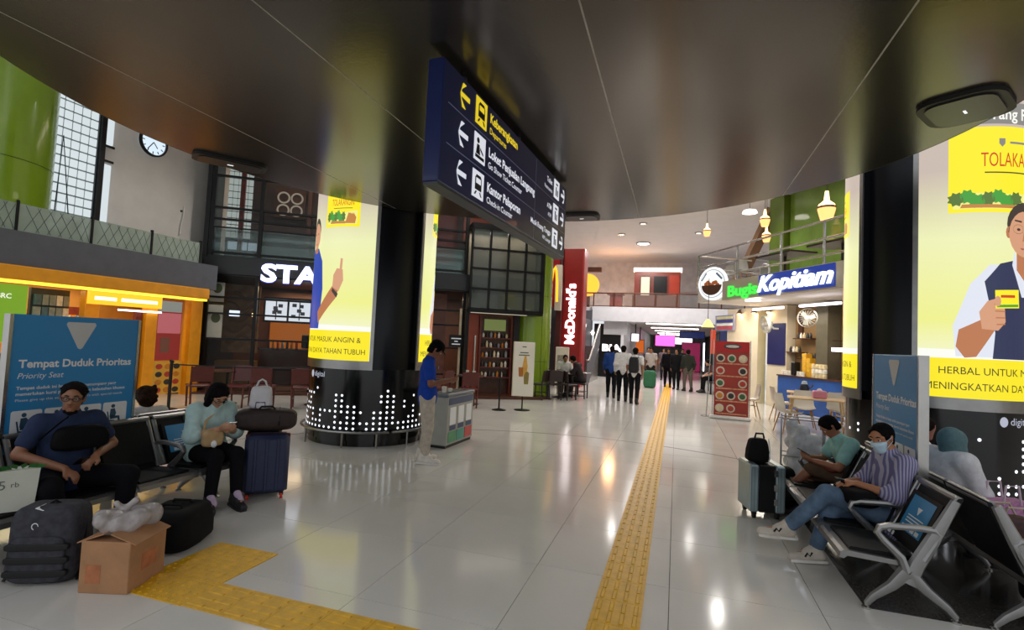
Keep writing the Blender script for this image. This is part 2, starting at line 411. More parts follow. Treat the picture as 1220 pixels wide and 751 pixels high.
def pillar(cx, cy, labels, panels, rail, seed, emb):
    rnd = random.Random(seed)
    ph0 = math.atan2(-cy, -cx)                       # direction facing the hall
    t = thing('billboard_pillar', labels[0], 'pillar', (cx, cy, 0))
    BR, PR = .93, .96; z0, z1 = 1.25, 4.75
    MB().lathe([(.90, 0), (.90, .09), (BR, .09), (BR, 1.13), (.87, 1.13)], n=72).obj('base_drum', M_pblk, t, smooth=True)
    MB().lathe([(.87, 1.10), (.87, 6.9)], n=64).obj('column', M_pcol, t, smooth=True)
    # dot pattern
    d = MB(); step = .093/BR
    ncol = int(2*PI/step)
    for c in range(ncol):
        hgt = rnd.choice([2, 3, 4, 5, 6, 7]); full = rnd.random()
        for r in range(8):
            if (r < hgt and rnd.random() < .80) or (r >= hgt and rnd.random() < .10):
                a = 2*PI*c/ncol; z = .265+r*.079
                n_ = Vector((math.cos(a), math.sin(a), 0)); u = Vector((-math.sin(a), math.cos(a), 0)); o = n_*(BR+.001)+Vector((0,0,z)); rr = .019
                d.add([o+u*rr*math.cos(q*PI/4)+Vector((0,0,rr))*math.sin(q*PI/4)+n_*.002 for q in range(8)], [tuple(range(8))])
    d.obj('dot_lights', M_dot, t, kind='stuff', label='rows of small white light dots')
    # small white emblem and word
    e = MB()
    for base in emb:
        a = ph0+R(base); n_ = Vector((math.cos(a), math.sin(a), 0)); u = Vector((-math.sin(a), math.cos(a), 0)); o = n_*(BR+.002)+Vector((0, 0, 1.02))
        e.add([o+u*(.045*math.cos(q*PI/6))+Vector((0,0,.055*math.sin(q*PI/6))) for q in range(12)], [tuple(range(12))])
        v, f = text_data('digital'); v = v*.11; e.add([n_*0+Vector((BR*math.cos(a+(.07+x)/BR)*1.003, BR*math.sin(a+(.07+x)/BR)*1.003, .99+y)) for x, y, z in v], f)
    e.obj('emblem', emat('emblem_white', '#cfd4e6', .7), t)
    def arc(b0, b1, r0, r1, za, zb, name, m, par, n=None):
        n = n or max(2, int(abs(b1-b0)/3)); return MB().lathe([(r0, za), (r1, za), (r1, zb), (r0, zb)], n=n, a0=ph0+R(b0), a1=ph0+R(b1), closed_prof=True).obj(name, m, par, smooth=True)
    for (b0, b1, kind) in panels:
        arc(b0, b1, .86, PR-.006, z0-.02, z1, 'lightbox', M_pcol, t)
        fr = 3.0
        lb = arc(b0+fr, b1-fr, PR-.006, PR, z0, z1, 'print_panel', P_bg, t, 60); tag(lb, 'backlit yellow herbal drink advertisement print')
        arc(b0, b0+fr, PR-.01, PR+.012, z0-.13, z1, 'frame_side', M_steel, t); arc(b1-fr, b1, PR-.01, PR+.012, z0-.13, z1, 'frame_side', M_steel, t)
        arc(b0+fr, b1-fr, PR-.05, PR+.004, z0-.13, z0, 'frame_bottom', M_steel, t)
        lay = [0]
        a_ = b0+fr; W = b1-b0-2*fr                     # print x runs in degrees from a_
        def shape(name, m, poly, lvl):
            poly = [(max(.3, min(W-.3, p[0])), p[1]) for p in poly]
            bm_ = MB(); r = PR+.0012*lvl
            # split wide polygons in vertical strips so that they follow the curve
            x0 = min(p[0] for p in poly); x1 = max(p[0] for p in poly); ns = max(1, int((x1-x0)/3)); pieces = []
            for s_ in range(ns):
                xa = x0+(x1-x0)*s_/ns; xb = x0+(x1-x0)*(s_+1)/ns
                def clip(pl, keep, xc):
                    out = []
                    for i in range(len(pl)):
                        p, q = pl[i], pl[(i+1) % len(pl)]
                        if keep(p[0]): out.append(p)
                        if keep(p[0]) != keep(q[0]):
                            k = (xc-p[0])/(q[0]-p[0]); out.append((xc, p[1]+k*(q[1]-p[1])))
                    return out
                pl = clip(poly, lambda v: v >= xa-1e-9, xa)
                if len(pl) > 2: pl = clip(pl, lambda v: v <= xb+1e-9, xb)
                if len(pl) > 2: bm_.add([(r*math.cos(ph0+R(a_+x)), r*math.sin(ph0+R(a_+x)), z) for x, z in pl], [tuple(range(len(pl)))])
            return bm_.obj(name, m, lb)
        shape('print_stripe', P_W, [(0, 1.66), (W, 1.66), (W, 1.75), (0, 1.78)], 1)
        shape('print_band', P_Y, [(0, z0), (W, z0), (W, 1.68), (0, 1.68)], 2)
        def line(s, xs, z, h, wd):
            v, f = text_data(s, 0.); v = v.copy(); v[:,0] -= v[:,0].min(); v[:,0] *= wd/v[:,0].max(); v[:,1] *= h/.72; r = PR+.0036
            MB().add([(r*math.cos(ph0+R(a_+xs+x)), r*math.sin(ph0+R(a_+xs+x)), z+y) for x, y, _ in v], f).obj('print_text', P_ink, lb)
        line('HERBAL UNTUK MASUK ANGIN &', 11, 1.51, .08, W-19)
        line('MENINGKATKAN DAYA TAHAN TUBUH', 4, 1.34, .08, W-8)
        # product pack
        px = {'vest': 15.5, 'blue': W-51}[kind]; pz = {'vest': 3.28, 'blue': 3.22}[kind]; pw, phh = (76, .95) if kind == 'vest' else (36, .6)
        shape('print_pack', P_pack, [(px, pz), (px+pw, pz), (px+pw, pz+phh), (px, pz+phh)], 2)
        shape('print_pack_panel', emat('print_pack_pale', '#f6f08a', BE), [(px+2.5, pz+.04), (px+pw-2.5, pz+.04), (px+pw-2.5, pz+.25), (px+pw*.5, pz+.2), (px+2.5, pz+.22)], 3)
        tx = 17 if kind == 'vest' else 7
        for k in range(7):
            q = px+4+k*pw*.075; shape('print_leaf', [P_grn, P_dgrn][k % 3 == 0], [(q+pw*.065*math.cos(w_*PI/8)*(1 if w_ % 2 else .72), pz+.15+.03*math.sin(k*2.1)+.085*math.sin(w_*PI/8)*(1 if w_ % 2 else .72)) for w_ in range(16)], 4)
        shape('print_root', P_org, [(px+6, pz+.05), (px+pw*.62, pz+.045), (px+pw*.66, pz+.08), (px+7, pz+.09)], 5)
        for k in range(4): shape('print_root', P_org, [(px+pw*.62+k*1.6, pz+.05), (px+pw*.7+k*2.2, pz+.05), (px+pw*.74+k*2.0, pz+.2-.02*k), (px+pw*.70+k*1.6, pz+.21)], 5)
        v, f = text_data('TOLAKANGIN', .0); v = v.copy(); v[:,0] -= v[:,0].min(); v[:,0] *= (pw-.4*pw if kind == 'vest' else pw-13)/v[:,0].max(); v[:,1] *= (.16 if kind == 'vest' else .10)/.72; r = PR+.006
        MB().add([(r*math.cos(ph0+R(a_+px+tx+x)), r*math.sin(ph0+R(a_+px+tx+x)), pz+.40*phh/.75+y) for x, y, _ in v], f).obj('print_text', P_red, lb)
        shape('print_crest', P_gry, [(px+pw*.36, pz+phh*.86), (px+pw*.41, pz+phh*.86), (px+pw*.41, pz+phh*.80), (px+pw*.385, pz+phh*.76), (px+pw*.36, pz+phh*.80)], 4)
        shape('print_small_text', P_gry, [(px+pw*.45, pz+phh*.80), (px+pw*.75, pz+phh*.80), (px+pw*.75, pz+phh*.825), (px+pw*.45, pz+phh*.825)], 4)
        shape('print_small_text', P_ink, [(px+pw*.25, pz+phh*.455), (px+pw*.8, pz+phh*.455), (px+pw*.8, pz+phh*.47), (px+pw*.25, pz+phh*.47)], 4)
        v, f = text_data('Orang Pintar', .015); v = v.copy(); v[:,0] -= v[:,0].min(); v[:,0] *= 48/v[:,0].max(); v[:,1] *= .13/.72
        shape('print_ribbon', P_gry, [(px+14, 4.26), (px+70, 4.26), (px+70, 4.5), (px+14, 4.5)], 2) if kind == 'vest' else None
        if kind == 'vest': MB().add([(r*math.cos(ph0+R(a_+px+16+x)), r*math.sin(ph0+R(a_+px+16+x)), 4.31+y) for x, y, _ in v], f).obj('print_text', P_W, lb)
        if kind == 'vest':
            m0 = 0; shape0 = shape
            def shape(name, m, poly, lvl): return shape0(name, m, [(60+u*1.5, 1.69+(z-1.69)*1.32) for u, z in poly], lvl)
            shape('print_sleeve', P_shirt, [(m0-27, 1.70), (m0-28, 1.95), (m0-22, 2.30), (m0-15, 2.46), (m0+15, 2.46), (m0+22, 2.3), (m0+27, 1.7)], 3)
            shape('print_vest', P_vest, [(m0-14, 1.69), (m0-13, 1.9), (m0-17, 2.32), (m0-11, 2.47), (m0-5, 2.5), (m0, 2.2), (m0+5, 2.5), (m0+11, 2.47), (m0+17, 2.32), (m0+14, 1.9), (m0+14, 1.69)], 4)
            shape('print_collar', P_shirt, [(m0-6, 2.46), (m0-5, 2.58), (m0, 2.30), (m0+5, 2.58), (m0+6, 2.46), (m0+1.5, 2.2), (m0-1.5, 2.2)], 5)
            shape('print_neck', P_skin2, [(m0-4, 2.42), (m0-4, 2.65), (m0+4, 2.65), (m0+4, 2.42), (m0, 2.33)], 6)
            shape('print_ear', P_skin2, ell(m0-7.6, 2.73, 1.2, .05, 10), 6); shape('print_ear', P_skin2, ell(m0+7.6, 2.73, 1.2, .05, 10), 6)
            shape('print_hair', P_hair, ell(m0, 2.80, 8.3, .185, 22), 6)
            shape('print_face', P_skin, ell(m0, 2.72, 7.5, .19, 22), 7)
            for q in (-1, 1):
                for s_ in range(10):
                    pa, pb = ell(m0+q*3.2, 2.76, 2.6, .04, 10)[s_], ell(m0+q*3.2, 2.76, 2.6, .04, 10)[(s_+1) % 10]
                    shape('print_glasses', P_hair, [pa, pb, (pb[0]*.97+(m0+q*3.2)*.03, pb[1]*.93+2.76*.07), (pa[0]*.97+(m0+q*3.2)*.03, pa[1]*.93+2.76*.07)], 8)
                shape('print_eye', P_hair, ell(m0+q*3.1, 2.757, .9, .012, 8), 8); shape('print_brow', P_hair, [(m0+q*1.5, 2.815), (m0+q*5, 2.825), (m0+q*5, 2.838), (m0+q*1.5, 2.83)], 8)
            shape('print_nose', P_skin2, [(m0-1.2, 2.66), (m0+1.2, 2.66), (m0+.4, 2.74), (m0-.4, 2.74)], 8)
            shape('print_mouth', emat('print_lip', '#b5604c', .9), [(m0-2.6, 2.605), (m0+2.6, 2.605), (m0+1.5, 2.59), (m0-1.5, 2.59)], 8)
            shape('print_forearm', P_skin2, [(m0-27, 1.78), (m0-26, 1.92), (m0-17, 2.02), (m0-13, 1.93), (m0-20, 1.70), (m0-24, 1.69)], 6)
            shape('print_hand', P_skin, [(m0-18, 1.93), (m0-19, 2.07), (m0-16, 2.16), (m0-11.5, 2.19), (m0-9.5, 2.15), (m0-9, 1.99), (m0-12, 1.92)], 7)
            for k in range(4): shape('print_finger', P_skin2, [(m0-13.5+k*.3, 2.14-k*.055), (m0-9.2, 2.135-k*.052), (m0-9.2, 2.125-k*.052), (m0-13.5+k*.3, 2.13-k*.055)], 8)
            shape('print_sachet', P_pack, [(m0-13, 2.10), (m0-3, 2.11), (m0-3.2, 2.26), (m0-13.2, 2.25)], 8)
            shape('print_sachet_mark', P_red, [(m0-11, 2.19), (m0-5, 2.193), (m0-5, 2.215), (m0-11, 2.212)], 9); shape('print_sachet_mark', P_grn, [(m0-12.5, 2.11), (m0-3.5, 2.12), (m0-3.5, 2.14), (m0-12.5, 2.13)], 9)
            shape('print_thumb', P_skin, ell(m0-12.2, 2.16, 1.3, .045, 10), 10)
        else:
            m0 = W-68
            shape('print_shirt', P_blue, [(m0-24, 1.70), (m0-20, 2.7), (m0-8, 2.92), (m0+6, 2.92), (m0+14, 2.72), (m0+17, 2.3), (m0+14, 1.7)], 3)
            shape('print_neck', P_skin2, [(m0-4, 2.85), (m0-4, 3.05), (m0+4, 3.05), (m0+4, 2.85)], 4)
            shape('print_hair', P_hair, ell(m0, 3.2, 8, .2, 20), 4); shape('print_face', P_skin, ell(m0+.6, 3.12, 7.3, .2, 20), 5)
            for q in (-1, 1): shape('print_eye', P_hair, ell(m0+q*3.1, 3.15, .9, .014, 8), 6)
            shape('print_mouth', P_red, [(m0-2.4, 3.0), (m0+2.6, 3.0), (m0+1.5, 2.98), (m0-1.5, 2.98)], 6)
            shape('print_forearm', P_skin2, [(m0+11, 1.95), (m0+13, 1.78), (m0+34, 2.15), (m0+37, 2.3), (m0+31, 2.36)], 5)
            shape('print_hand', P_skin, [(m0+30, 2.32), (m0+37, 2.26), (m0+41, 2.42), (m0+40, 2.58), (m0+34, 2.60), (m0+30.5, 2.5)], 6)
            shape('print_finger', P_skin, [(m0+36.5, 2.5), (m0+39, 2.5), (m0+39.5, 2.74), (m0+37.3, 2.75)], 6)
            shape('print_watch', P_hair, [(m0+29.5, 2.26), (m0+35, 2.16), (m0+36.5, 2.22), (m0+30.3, 2.31)], 7)
    if rail:
        rl = thing('guard_rail', labels[1], 'rail', (cx, cy, 0))
        for (a0, a1) in ((-170, 18), (21, 160)):
            pts = [((BR+.07)*math.cos(ph0+R(a0+(a1-a0)*i/40)), (BR+.07)*math.sin(ph0+R(a0+(a1-a0)*i/40)), .22) for i in range(41)]
            MB().tube(pts, .018, 8).obj('rail_tube', M_steel, rl, smooth=True)
        for a in (-150, -105, -62, -20, 8, 36, 75, 120):
            c, s = math.cos(ph0+R(a)), math.sin(ph0+R(a)); MB().cyl(((BR+.07)*c, (BR+.07)*s, 0), ((BR+.07)*c, (BR+.07)*s, .21), .014, n=8).obj('rail_post', M_steel, rl, smooth=True)
    return t
pillar(-4.76, 7.46, ('round black pillar with backlit yellow billboards behind the standing man in blue', 'low curved steel rail around the base of the left pillar'), [(-116, 1.5, 'blue'), (43.5, 161, 'vest')], True, 3, (-64,))
pillar(3.07, 7.82, ('round black pillar with billboard of a man in a vest behind the right benches', ''), [(-164, -46.5, 'blue'), (-11.5, 106, 'vest')], False, 5, (39,))
# ================================================================== hall shell
M_white = mat('white_plaster', '#d9d3cc', rough=.7, ns=2.5, na=.05)
M_whceil = mat('white_ceiling', '#ddd8d6', rough=.75, ns=2, na=.03)
M_slab = mat('pale_slab', '#c6c6cc', rough=.6, ns=4, na=.05)
M_dkwall = mat('dark_grey_wall', '#4a4a50', rough=.6, ns=4)
M_dgrey = mat('parapet_grey', '#55565c', rough=.55, ns=4, na=.1)
M_lime = mat('lime_panel', '#77941a', rough=.22, ns=2, na=.06, coat=.3)
M_wood = mat('dark_wood', '#4a2718', rough=.4, ns=9, na=.3)
M_redwood = mat('red_wood', '#6b2417', rough=.4, ns=9, na=.25)
M_blackm = mat('black_metal', '#121214', rough=.4, metal=.4, ns=9)
M_steel2 = mat('satin_steel', '#b4b2ae', rough=.25, metal=.95, ns=9, na=.06)
M_glass = mat('clear_glass', '#8f9698', rough=.03, alpha=.08, ns=2, na=.02)
M_lamp = emat('lamp_white', '#fff6ea', 6.0); M_lampw = emat('lamp_warm', '#ffcf8a', 4.0)
M_tubel = emat('tube_light', '#f6f2ff', 4.0)
def add_light(kind, loc, power, col=(1, .95, .88), size=.3, rot=(0, 0, 0), parent=None, spot=120, sy=None):
    l = bpy.data.lights.new(kind.lower()+'_lamp', kind); l.energy = power; l.color = col
    if kind == 'AREA':
        l.size = size
        if sy: l.shape = 'RECTANGLE'; l.size_y = sy
    elif kind == 'SPOT': l.spot_size = R(spot); l.shadow_soft_size = size; l.spot_blend = .6
    else: l.shadow_soft_size = size
    o = bpy.data.objects.new('lamp_light', l); COL.objects.link(o); o.location = loc; o.rotation_euler = rot
    if parent: o.parent = parent
    return o
up = MB(); up.box(-16, 13, 8.2, 34, 6.9, 7.1); tag(up.obj('ceiling', M_whceil), 'white plaster ceiling high above the far concourse', kind='structure')
wl = MB(); wl.box(-12.3, -12.1, 2.5, 11.3, 3.0, 7.0); wall_left = tag(wl.obj('wall_left', M_white), 'plain white upper wall with a clock above the yellow shop', kind='structure')
wr = MB(); wr.box(9.5, 9.7, 2, 34, 0, 7); tag(wr.obj('wall_right', M_white), 'plain wall behind the coffee shop', kind='structure')
# slatted ceiling seen past the soffit at the far left
sl = thing('ceiling', 'pale slatted metal ceiling above the yellow shop', 'ceiling', (-10, 6, 6.6), kind='structure')
del sl['category']
for k in range(22): bx('slat', mat('slat_metal', '#b9bdb8', rough=.45, metal=.3, ns=5), sl, -3.2, 5.2, -4.6+k*.3, -4.42+k*.3, 0, .05)
# recessed lamps in the high ceiling; two before the far balcony added for brightness
for k, (x, y) in enumerate([(-1.75, 26.9), (-4.5, 12.2), (2.2, 12.2), (-4.5, 17.5), (1.5, 18.5), (-1.5, 22.5), (4.6, 12.4), (-8.4, 9.6), (-2.6, 24.6), (.8, 24.6)]):
    t = thing('ceiling_lamp', ['bright round recessed lamp in the white ceiling above the far balcony', 'recessed ceiling lamp above the cafe entrance', 'recessed ceiling lamp above the white dining chairs', 'recessed ceiling lamp above the lime column', 'recessed ceiling lamp above the script sign', 'recessed ceiling lamp above the three walkers', 'recessed ceiling lamp above the hanging lanterns', 'recessed ceiling lamp above the leftmost red chairs', 'recessed ceiling lamp before the far balcony, on its escalator side', 'recessed ceiling lamp before the far balcony, on its coffee shop side'][k], 'ceiling lamp', (x, y, 6.84), 0, 'recessed lamps in the high ceiling')
    if k == 0: t.scale = (2.2, 2.2, 1)
    MB().lathe([(.17, .06), (.17, 0), (.13, 0), (.13, .05)], n=20, closed_prof=True).obj('lamp_rim', M_steel2, t, smooth=True)
    MB().lathe([(.001, .03), (.128, .03), (.128, .05), (.001, .05)], n=20).obj('lamp_disc', emat('downlight_disc_bright', '#fff8f0', 14) if k == 0 else emat('downlight_disc', '#fff4e6', 3), t)
    add_light('SPOT', (0, 0, -.03), 700 if y > 20 else 260, (1, .95, .9), .12, parent=t, spot=150)

# ================================================================== yellow snack shop, left
YS = thing('snack_shop', 'bright yellow fronted snack shop on the far left', 'shop front', (-11.3, 0, 0), PI/2)
M_yel = mat('shop_yellow', '#e89a12', rough=.4, ns=5, na=.08)
M_yell = emat('shop_light_strip', '#ffd23a', 2.2)
bx('parapet', M_dgrey, YS, 2.6, 9.98, -.45, .75, 2.55, 3.15)
bx('canopy', M_yel, YS, 2.6, 9.72, -.55, 0, 2.30, 2.55, bev=.02)
bx('canopy_light', M_yell, YS, 2.6, 9.68, -.52, -.30, 2.255, 2.30)
for i in range(3): bx('pilaster_rib', M_yel, YS, 9.62+i*.15, 9.74+i*.15, -.12+.06*i, .1, 0, 2.6)
bx('pilaster', M_yel, YS, 7.30, 7.58, -.05, .12, 0, 2.25, bev=.01); bx('pilaster', M_yel, YS, 8.58, 8.84, -.05, .12, 0, 2.25, bev=.01)
bx('back_wall', mat('shop_back', '#c78a3c', rough=.6, ns=3), YS, 2.6, 10.05, 2.0, 2.1, 0, 2.55)
bx('side_wall', mat('shop_back', '#c78a3c'), YS, 9.95, 10.05, .1, 2.0, 0, 2.55)
bx('shop_ceiling', M_white, YS, 2.6, 10.05, 0, 2.1, 2.50, 2.55)
bx('floor_plinth', M_wood, YS, 2.6, 7.3, -.02, .1, 0, .25)
bx('green_display', emat('shop_green', '#7fae2c', .8), YS, 4.0, 6.52, .3, .36, 1.2, 2.26)
b = MB(); put_text(b, 'BRC', (6.05, .295, 2.0), (1,0,0), (0,0,1), h=.09, bold=.02); b.obj('display_text', emat('shop_text', '#f4f8e0', 1.0), YS)
bx('counter', mat('shop_counter', '#3a3330', rough=.4, ns=5), YS, 3.5, 7.2, .1, .5, .2, 1.0)
pr = [mat('pack_'+str(i), c, rough=.4, ns=12, na=.2) for i, c in enumerate(['#8f9a9c', '#b03a2a', '#d9c9a0', '#4d6b7a', '#2d2a28', '#c47a22', '#e8e4da', '#39633a'])]
rk = bx('display_rack', mat('rack_grey', '#43484c', rough=.4, metal=.4, ns=6), YS, 6.6, 7.26, .35, .42, 1.0, 2.24)
for i in range(5):
    for j in range(4): bx('display_pack', pr[(0, 6, 0, 3, 0)[(i+j) % 5]], rk, 6.64+i*.12, 6.74+i*.12, .28, .35, 1.2+j*.24, 1.40+j*.24)
sg = bx('lit_sign', emat('shop_sign', '#ffc22a', 1.25), YS, 7.32, 8.86, -.12, -.05, 2.0, 2.26)
for (x0, x1) in ((7.42, 7.85), (7.95, 8.75)): bx('sign_lettering', emat('shop_sign_text', '#fff7cf', 2.2), sg, x0, x1, -.124, -.12, 2.09, 2.16)
bx('strip_lamp', M_tubel, YS, 7.9, 8.85, -.14, -.10, 1.90, 1.935)
sh = bx('goods_shelf', M_redwood, YS, 7.62, 8.5, 1.5, 1.9, 0, 1.95)
for j in range(5):
    for i in range(8): bx('goods', pr[(i*3+j) % 8], sh, 7.66+i*.105, 7.74+i*.105, 1.38, 1.5, .35+j*.31, .53+j*.31)
bx('red_door_panel', M_redwood, YS, 8.42, 8.56, .05, .15, 0, 1.95)
ps = bx('window_poster', emat('poster_red', '#a8322c', .5), YS, 8.88, 9.50, .02, .06, .82, 2.22); tag(ps, 'red and pink window poster')
bx('poster_top', emat('poster_top', '#9fa39a', .6), ps, 8.9, 9.48, .012, .02, 1.95, 2.2); bx('poster_mid', emat('poster_mid', '#d8737a', .6), ps, 8.9, 9.48, .012, .02, 1.45, 1.92)
bx('poster_bottle', emat('poster_bottle', '#7a4a3a', .5), ps, 9.0, 9.22, .012, .02, 1.0, 1.35)
pf = bx('food_poster', mat('food_poster', '#dba83a', rough=.4, ns=4), YS, 8.86, 9.58, .0, .05, .05, .80)
for i in range(3):
    for j in range(4): MB().ball((9.0+i*.22, -.002, .14+j*.18), (.085, .006, .065), 10, 6).obj('food_picture', pr[(1, 5, 4)[(i+j) % 3]], pf)
add_light('AREA', (7.2, 1.0, 2.45), 60, (1, .85, .55), 3.0, parent=YS, sy=1.2)
# glass balustrade above the shop
BL = thing('glass_balustrade', 'frosted glass balustrade with diamond lines above the yellow shop', 'balustrade', (-11.3, 0, 3.15), PI/2)
M_fros = mat('frosted_glass', '#9fae9f', rough=.25, alpha=.75, ns=3, na=.1)
for i in range(5):
    x0 = 3.5+i*1.22; pn = bx('glass_panel', M_fros, BL, x0, x0+1.18, -.30, -.285, .02, .50)
    for k in range(6):
        q = x0+.1+k*.18
        b = MB(); b.tube([(q, -.303, .04), (min(x0+1.17, q+.23), -.303, .48)], .004, 4); b.tube([(min(x0+1.17, q+.23), -.303, .04), (q, -.303, .48)], .004, 4); b.obj('diamond_line', M_dgrey, pn, kind='stuff')
for i in range(6): bx('post', M_blackm, BL, 3.46+i*1.22, 3.50+i*1.22, -.32, -.27, 0, .55)
for (x0, x1, m, lb) in ((6.75, 7.12, '#cdc3e0', 'lilac board leaning behind the diamond balustrade above the shop'), (8.05, 9.1, '#c3c9d2', 'pale boxes behind the right end of the diamond balustrade')):
    b = MB(); b.cbox((0, 0, .235 if x0 < 7 else .155), (x1-x0, .1, .46 if x0 < 7 else .30), bev=.01); tag(b.obj('board', mat('board_'+m[1:], m, rough=.6, ns=4), loc=(-11.28, (x0+x1)/2, 3.155), rot=PI/2), lb, 'board')
# added uplight, unseen on top of the round soffit, to brighten the high ceiling
cv = thing('added_uplight', 'added unseen uplight trough lying on top of the round soffit', 'lamp', (-1.42, 6.2, 4.06)); bx('trough', M_steel2, cv, -1.6, 1.6, -.1, .1, 0, .08)
add_light('AREA', (0, 0, .12), 420, (1, .95, .92), 3.0, rot=(PI, 0, 0), parent=cv, sy=.3).rotation_euler = (PI+R(20), 0, 0)
# bright glass block window in the upper wall
M_day = emat('daylight_pane', '#dfeaee', .9)
W1 = thing('window_1', 'tall bright glass block window beside the green column', 'window', (-12.08, 7.43, 3.2), PI/2, kind='structure'); del W1['category']
bx('window_frame', mat('window_grey', '#7b8383', rough=.5, ns=5), W1, -.50, .46, -.03, .02, 0, 3.4)
for i in range(5):
    for j in range(16): bx('pane', M_day, W1, -.47+i*.165, -.337+i*.165, -.06, -.02, .28+j*.192, .435+j*.192)
bx('frame_post', M_blackm, W1, .37, .47, -.12, .0, 0, 3.4)
bx('pane', M_day, W1, .50, .66, -.05, .0, .45, 1.9); bx('pane', M_day, W1, .50, .66, -.05, 0, 2.35, 3.3); bx('frame_post', M_blackm, W1, .48, .70, -.06, -.04, 1.95, 2.0); bx('frame_post', M_blackm, W1, .48, .70, -.06, -.04, 2.28, 2.33)
MB().tube([(-.38, -.08, .2), (-.32, -.08, 2.2), (-.05, -.08, .1)], .012, 5).obj('cable', M_blackm, W1)
ck = thing('wall_clock', 'round white wall clock half hidden by the soffit edge', 'clock', (-12.06, 9.0, 5.98), PI/2)
MB().lathe([(.30, 0), (.34, 0), (.34, .07), (.30, .07)], n=32, closed_prof=True).obj('clock_rim', M_blackm, ck, smooth=True).rotation_euler = (PI/2, 0, 0)
MB().lathe([(.001, .03), (.30, .03), (.30, 0), (.001, 0)], n=32).obj('clock_dial', emat('clock_dial', '#dff1ff', 1.0), ck).rotation_euler = (PI/2, 0, 0)
b = MB()
for k in range(12): b.cbox((.25*math.sin(k*PI/6), -.034, .25*math.cos(k*PI/6)), (.02, .006, .06), Matrix.Rotation(k*PI/6, 3, 'Y'))
b.obj('hour_marks', M_blackm, ck, kind='stuff')
for n_, a, l_ in (('hour_hand', 140, .16), ('minute_hand', 215, .24)): b = MB(); b.cbox((l_/2*math.sin(R(a)), -.038, l_/2*math.cos(R(a))), (.02, .006, l_), Matrix.Rotation(R(a), 3, 'Y')); b.obj(n_, M_blackm, ck)
cw = thing('cable_outlet', 'small white cable outlet on the white wall by the cafe', 'outlet', (-12.09, 9.9, 4.55), PI/2)
MB().ball((0, 0, 0), .03, 8, 6).obj('grommet', M_blackm, cw); MB().tube([(.06, -.02, .12), (.05, -.03, -.1), (0, -.03, -.35), (-.02, -.03, -.6)], .02, 6).obj('cable', M_white, cw)
def lime_column(x, y, r, z0, z1, label, seams_z, ang):
    t = thing('lime_column', label, 'column', (x, y, 0))
    zs = [z0]+seams_z+[z1]
    for a, b_ in zip(zs[:-1], zs[1:]):
        for k in range(4):
            a0 = ang+k*PI/2+.008/r; a1 = ang+(k+1)*PI/2-.008/r
            MB().lathe([(r-.02, a+.006), (r, a+.006), (r, b_-.006), (r-.02, b_-.006)], n=16, a0=a0, a1=a1, closed_prof=True).obj('column_panel', M_lime, t, smooth=True)
    MB().lathe([(r-.022, z0), (r-.022, z1)], n=40).obj('column_core', M_blackm, t, smooth=True)
    return t
lime_column(-12.0, 5.84, 1.0, 3.1, 6.9, 'big lime green round column at the top left corner', [4.42], R(-22))
lime_column(-4.42, 15.78, .66, 0, 6.9, 'lime green round column beside the cafe bay window', [1.05, 3.05, 5.0], R(-40))

# ================================================================== coffee cafe, two storey glazed front
CF = thing('cafe_storefront', 'two storey dark glazed cafe front with illuminated white lettering', 'shop front', (-11.45, 10.3, 0), R(32.96))
M_mul = mat('mullion_black', '#0e0d0d', rough=.35, metal=.5, ns=9)
M_brown = mat('cafe_brown', '#5a3626', rough=.55, ns=4, na=.2); M_tan = mat('cafe_tan', '#7d5a40', rough=.55, ns=4, na=.2)
M_cgl = mat('cafe_glass', '#2a3334', rough=.02, alpha=.10, ns=2)
M_smoke = mat('smoked_glass', '#4e5650', rough=.06, alpha=.55, ns=2, na=.1)
bx('inner_wall', M_brown, CF, -1.2, 9.2, 3.4, 3.5, 0, 6.9)
bx('inner_floor', M_wood, CF, -.6, 9.2, -.6, 3.4, .0, .04)
bx('upper_floor', mat('cafe_slab', '#17181b', rough=.4, ns=4), CF, -.1, 9.0, -.05, 3.4, 2.98, 3.5)
bx('slab_face', mat('cafe_slab', '#17181b'), CF, -.1, 7.25, -.16, -.05, 3.02, 3.42)
bx('end_wall', M_blackm, CF, -.18, -.08, -.1, 3.4, 0, 6.9)
bx('upper_wall', mat('cafe_upper', '#3a2820', rough=.5, ns=3, na=.2), CF, -.1, 9.0, 1.35, 1.45, 3.5, 6.9)
# mullions and panes, lower
xs = [-.02, 1.12, 2.55, 3.95, 5.35, 6.62]
for x in xs: bx('mullion', M_mul, CF, x-.04, x+.04, -.05, .05, 0, 3.0)
for z in (.0, .58, 1.33, 1.98, 2.40):
    bx('mullion', M_mul, CF, -.02, 6.62, -.04, .04, z, z+.05)
for i in range(5): bx('pane', M_cgl, CF, xs[i]+.04, xs[i+1]-.04, -.008, .008, .05, 3.0)
# upper
for x in xs: bx('mullion', M_mul, CF, x-.045, x+.045, -.06, .06, 3.5, 6.9)
for z in (3.55, 4.22, 4.42, 4.72, 5.55): bx('mullion', M_mul, CF, -.02, 6.62, -.04, .04, z, z+.055 if z != 4.22 else z+.03)
for i in range(5): bx('pane', M_cgl, CF, xs[i]+.04, xs[i+1]-.04, -.008, .008, 3.6, 6.9)
bx('handrail_glass', mat('rail_glass', '#8fb0b0', rough=.06, alpha=.35, ns=3), CF, 0, 6.6, .25, .27, 3.5, 4.25)
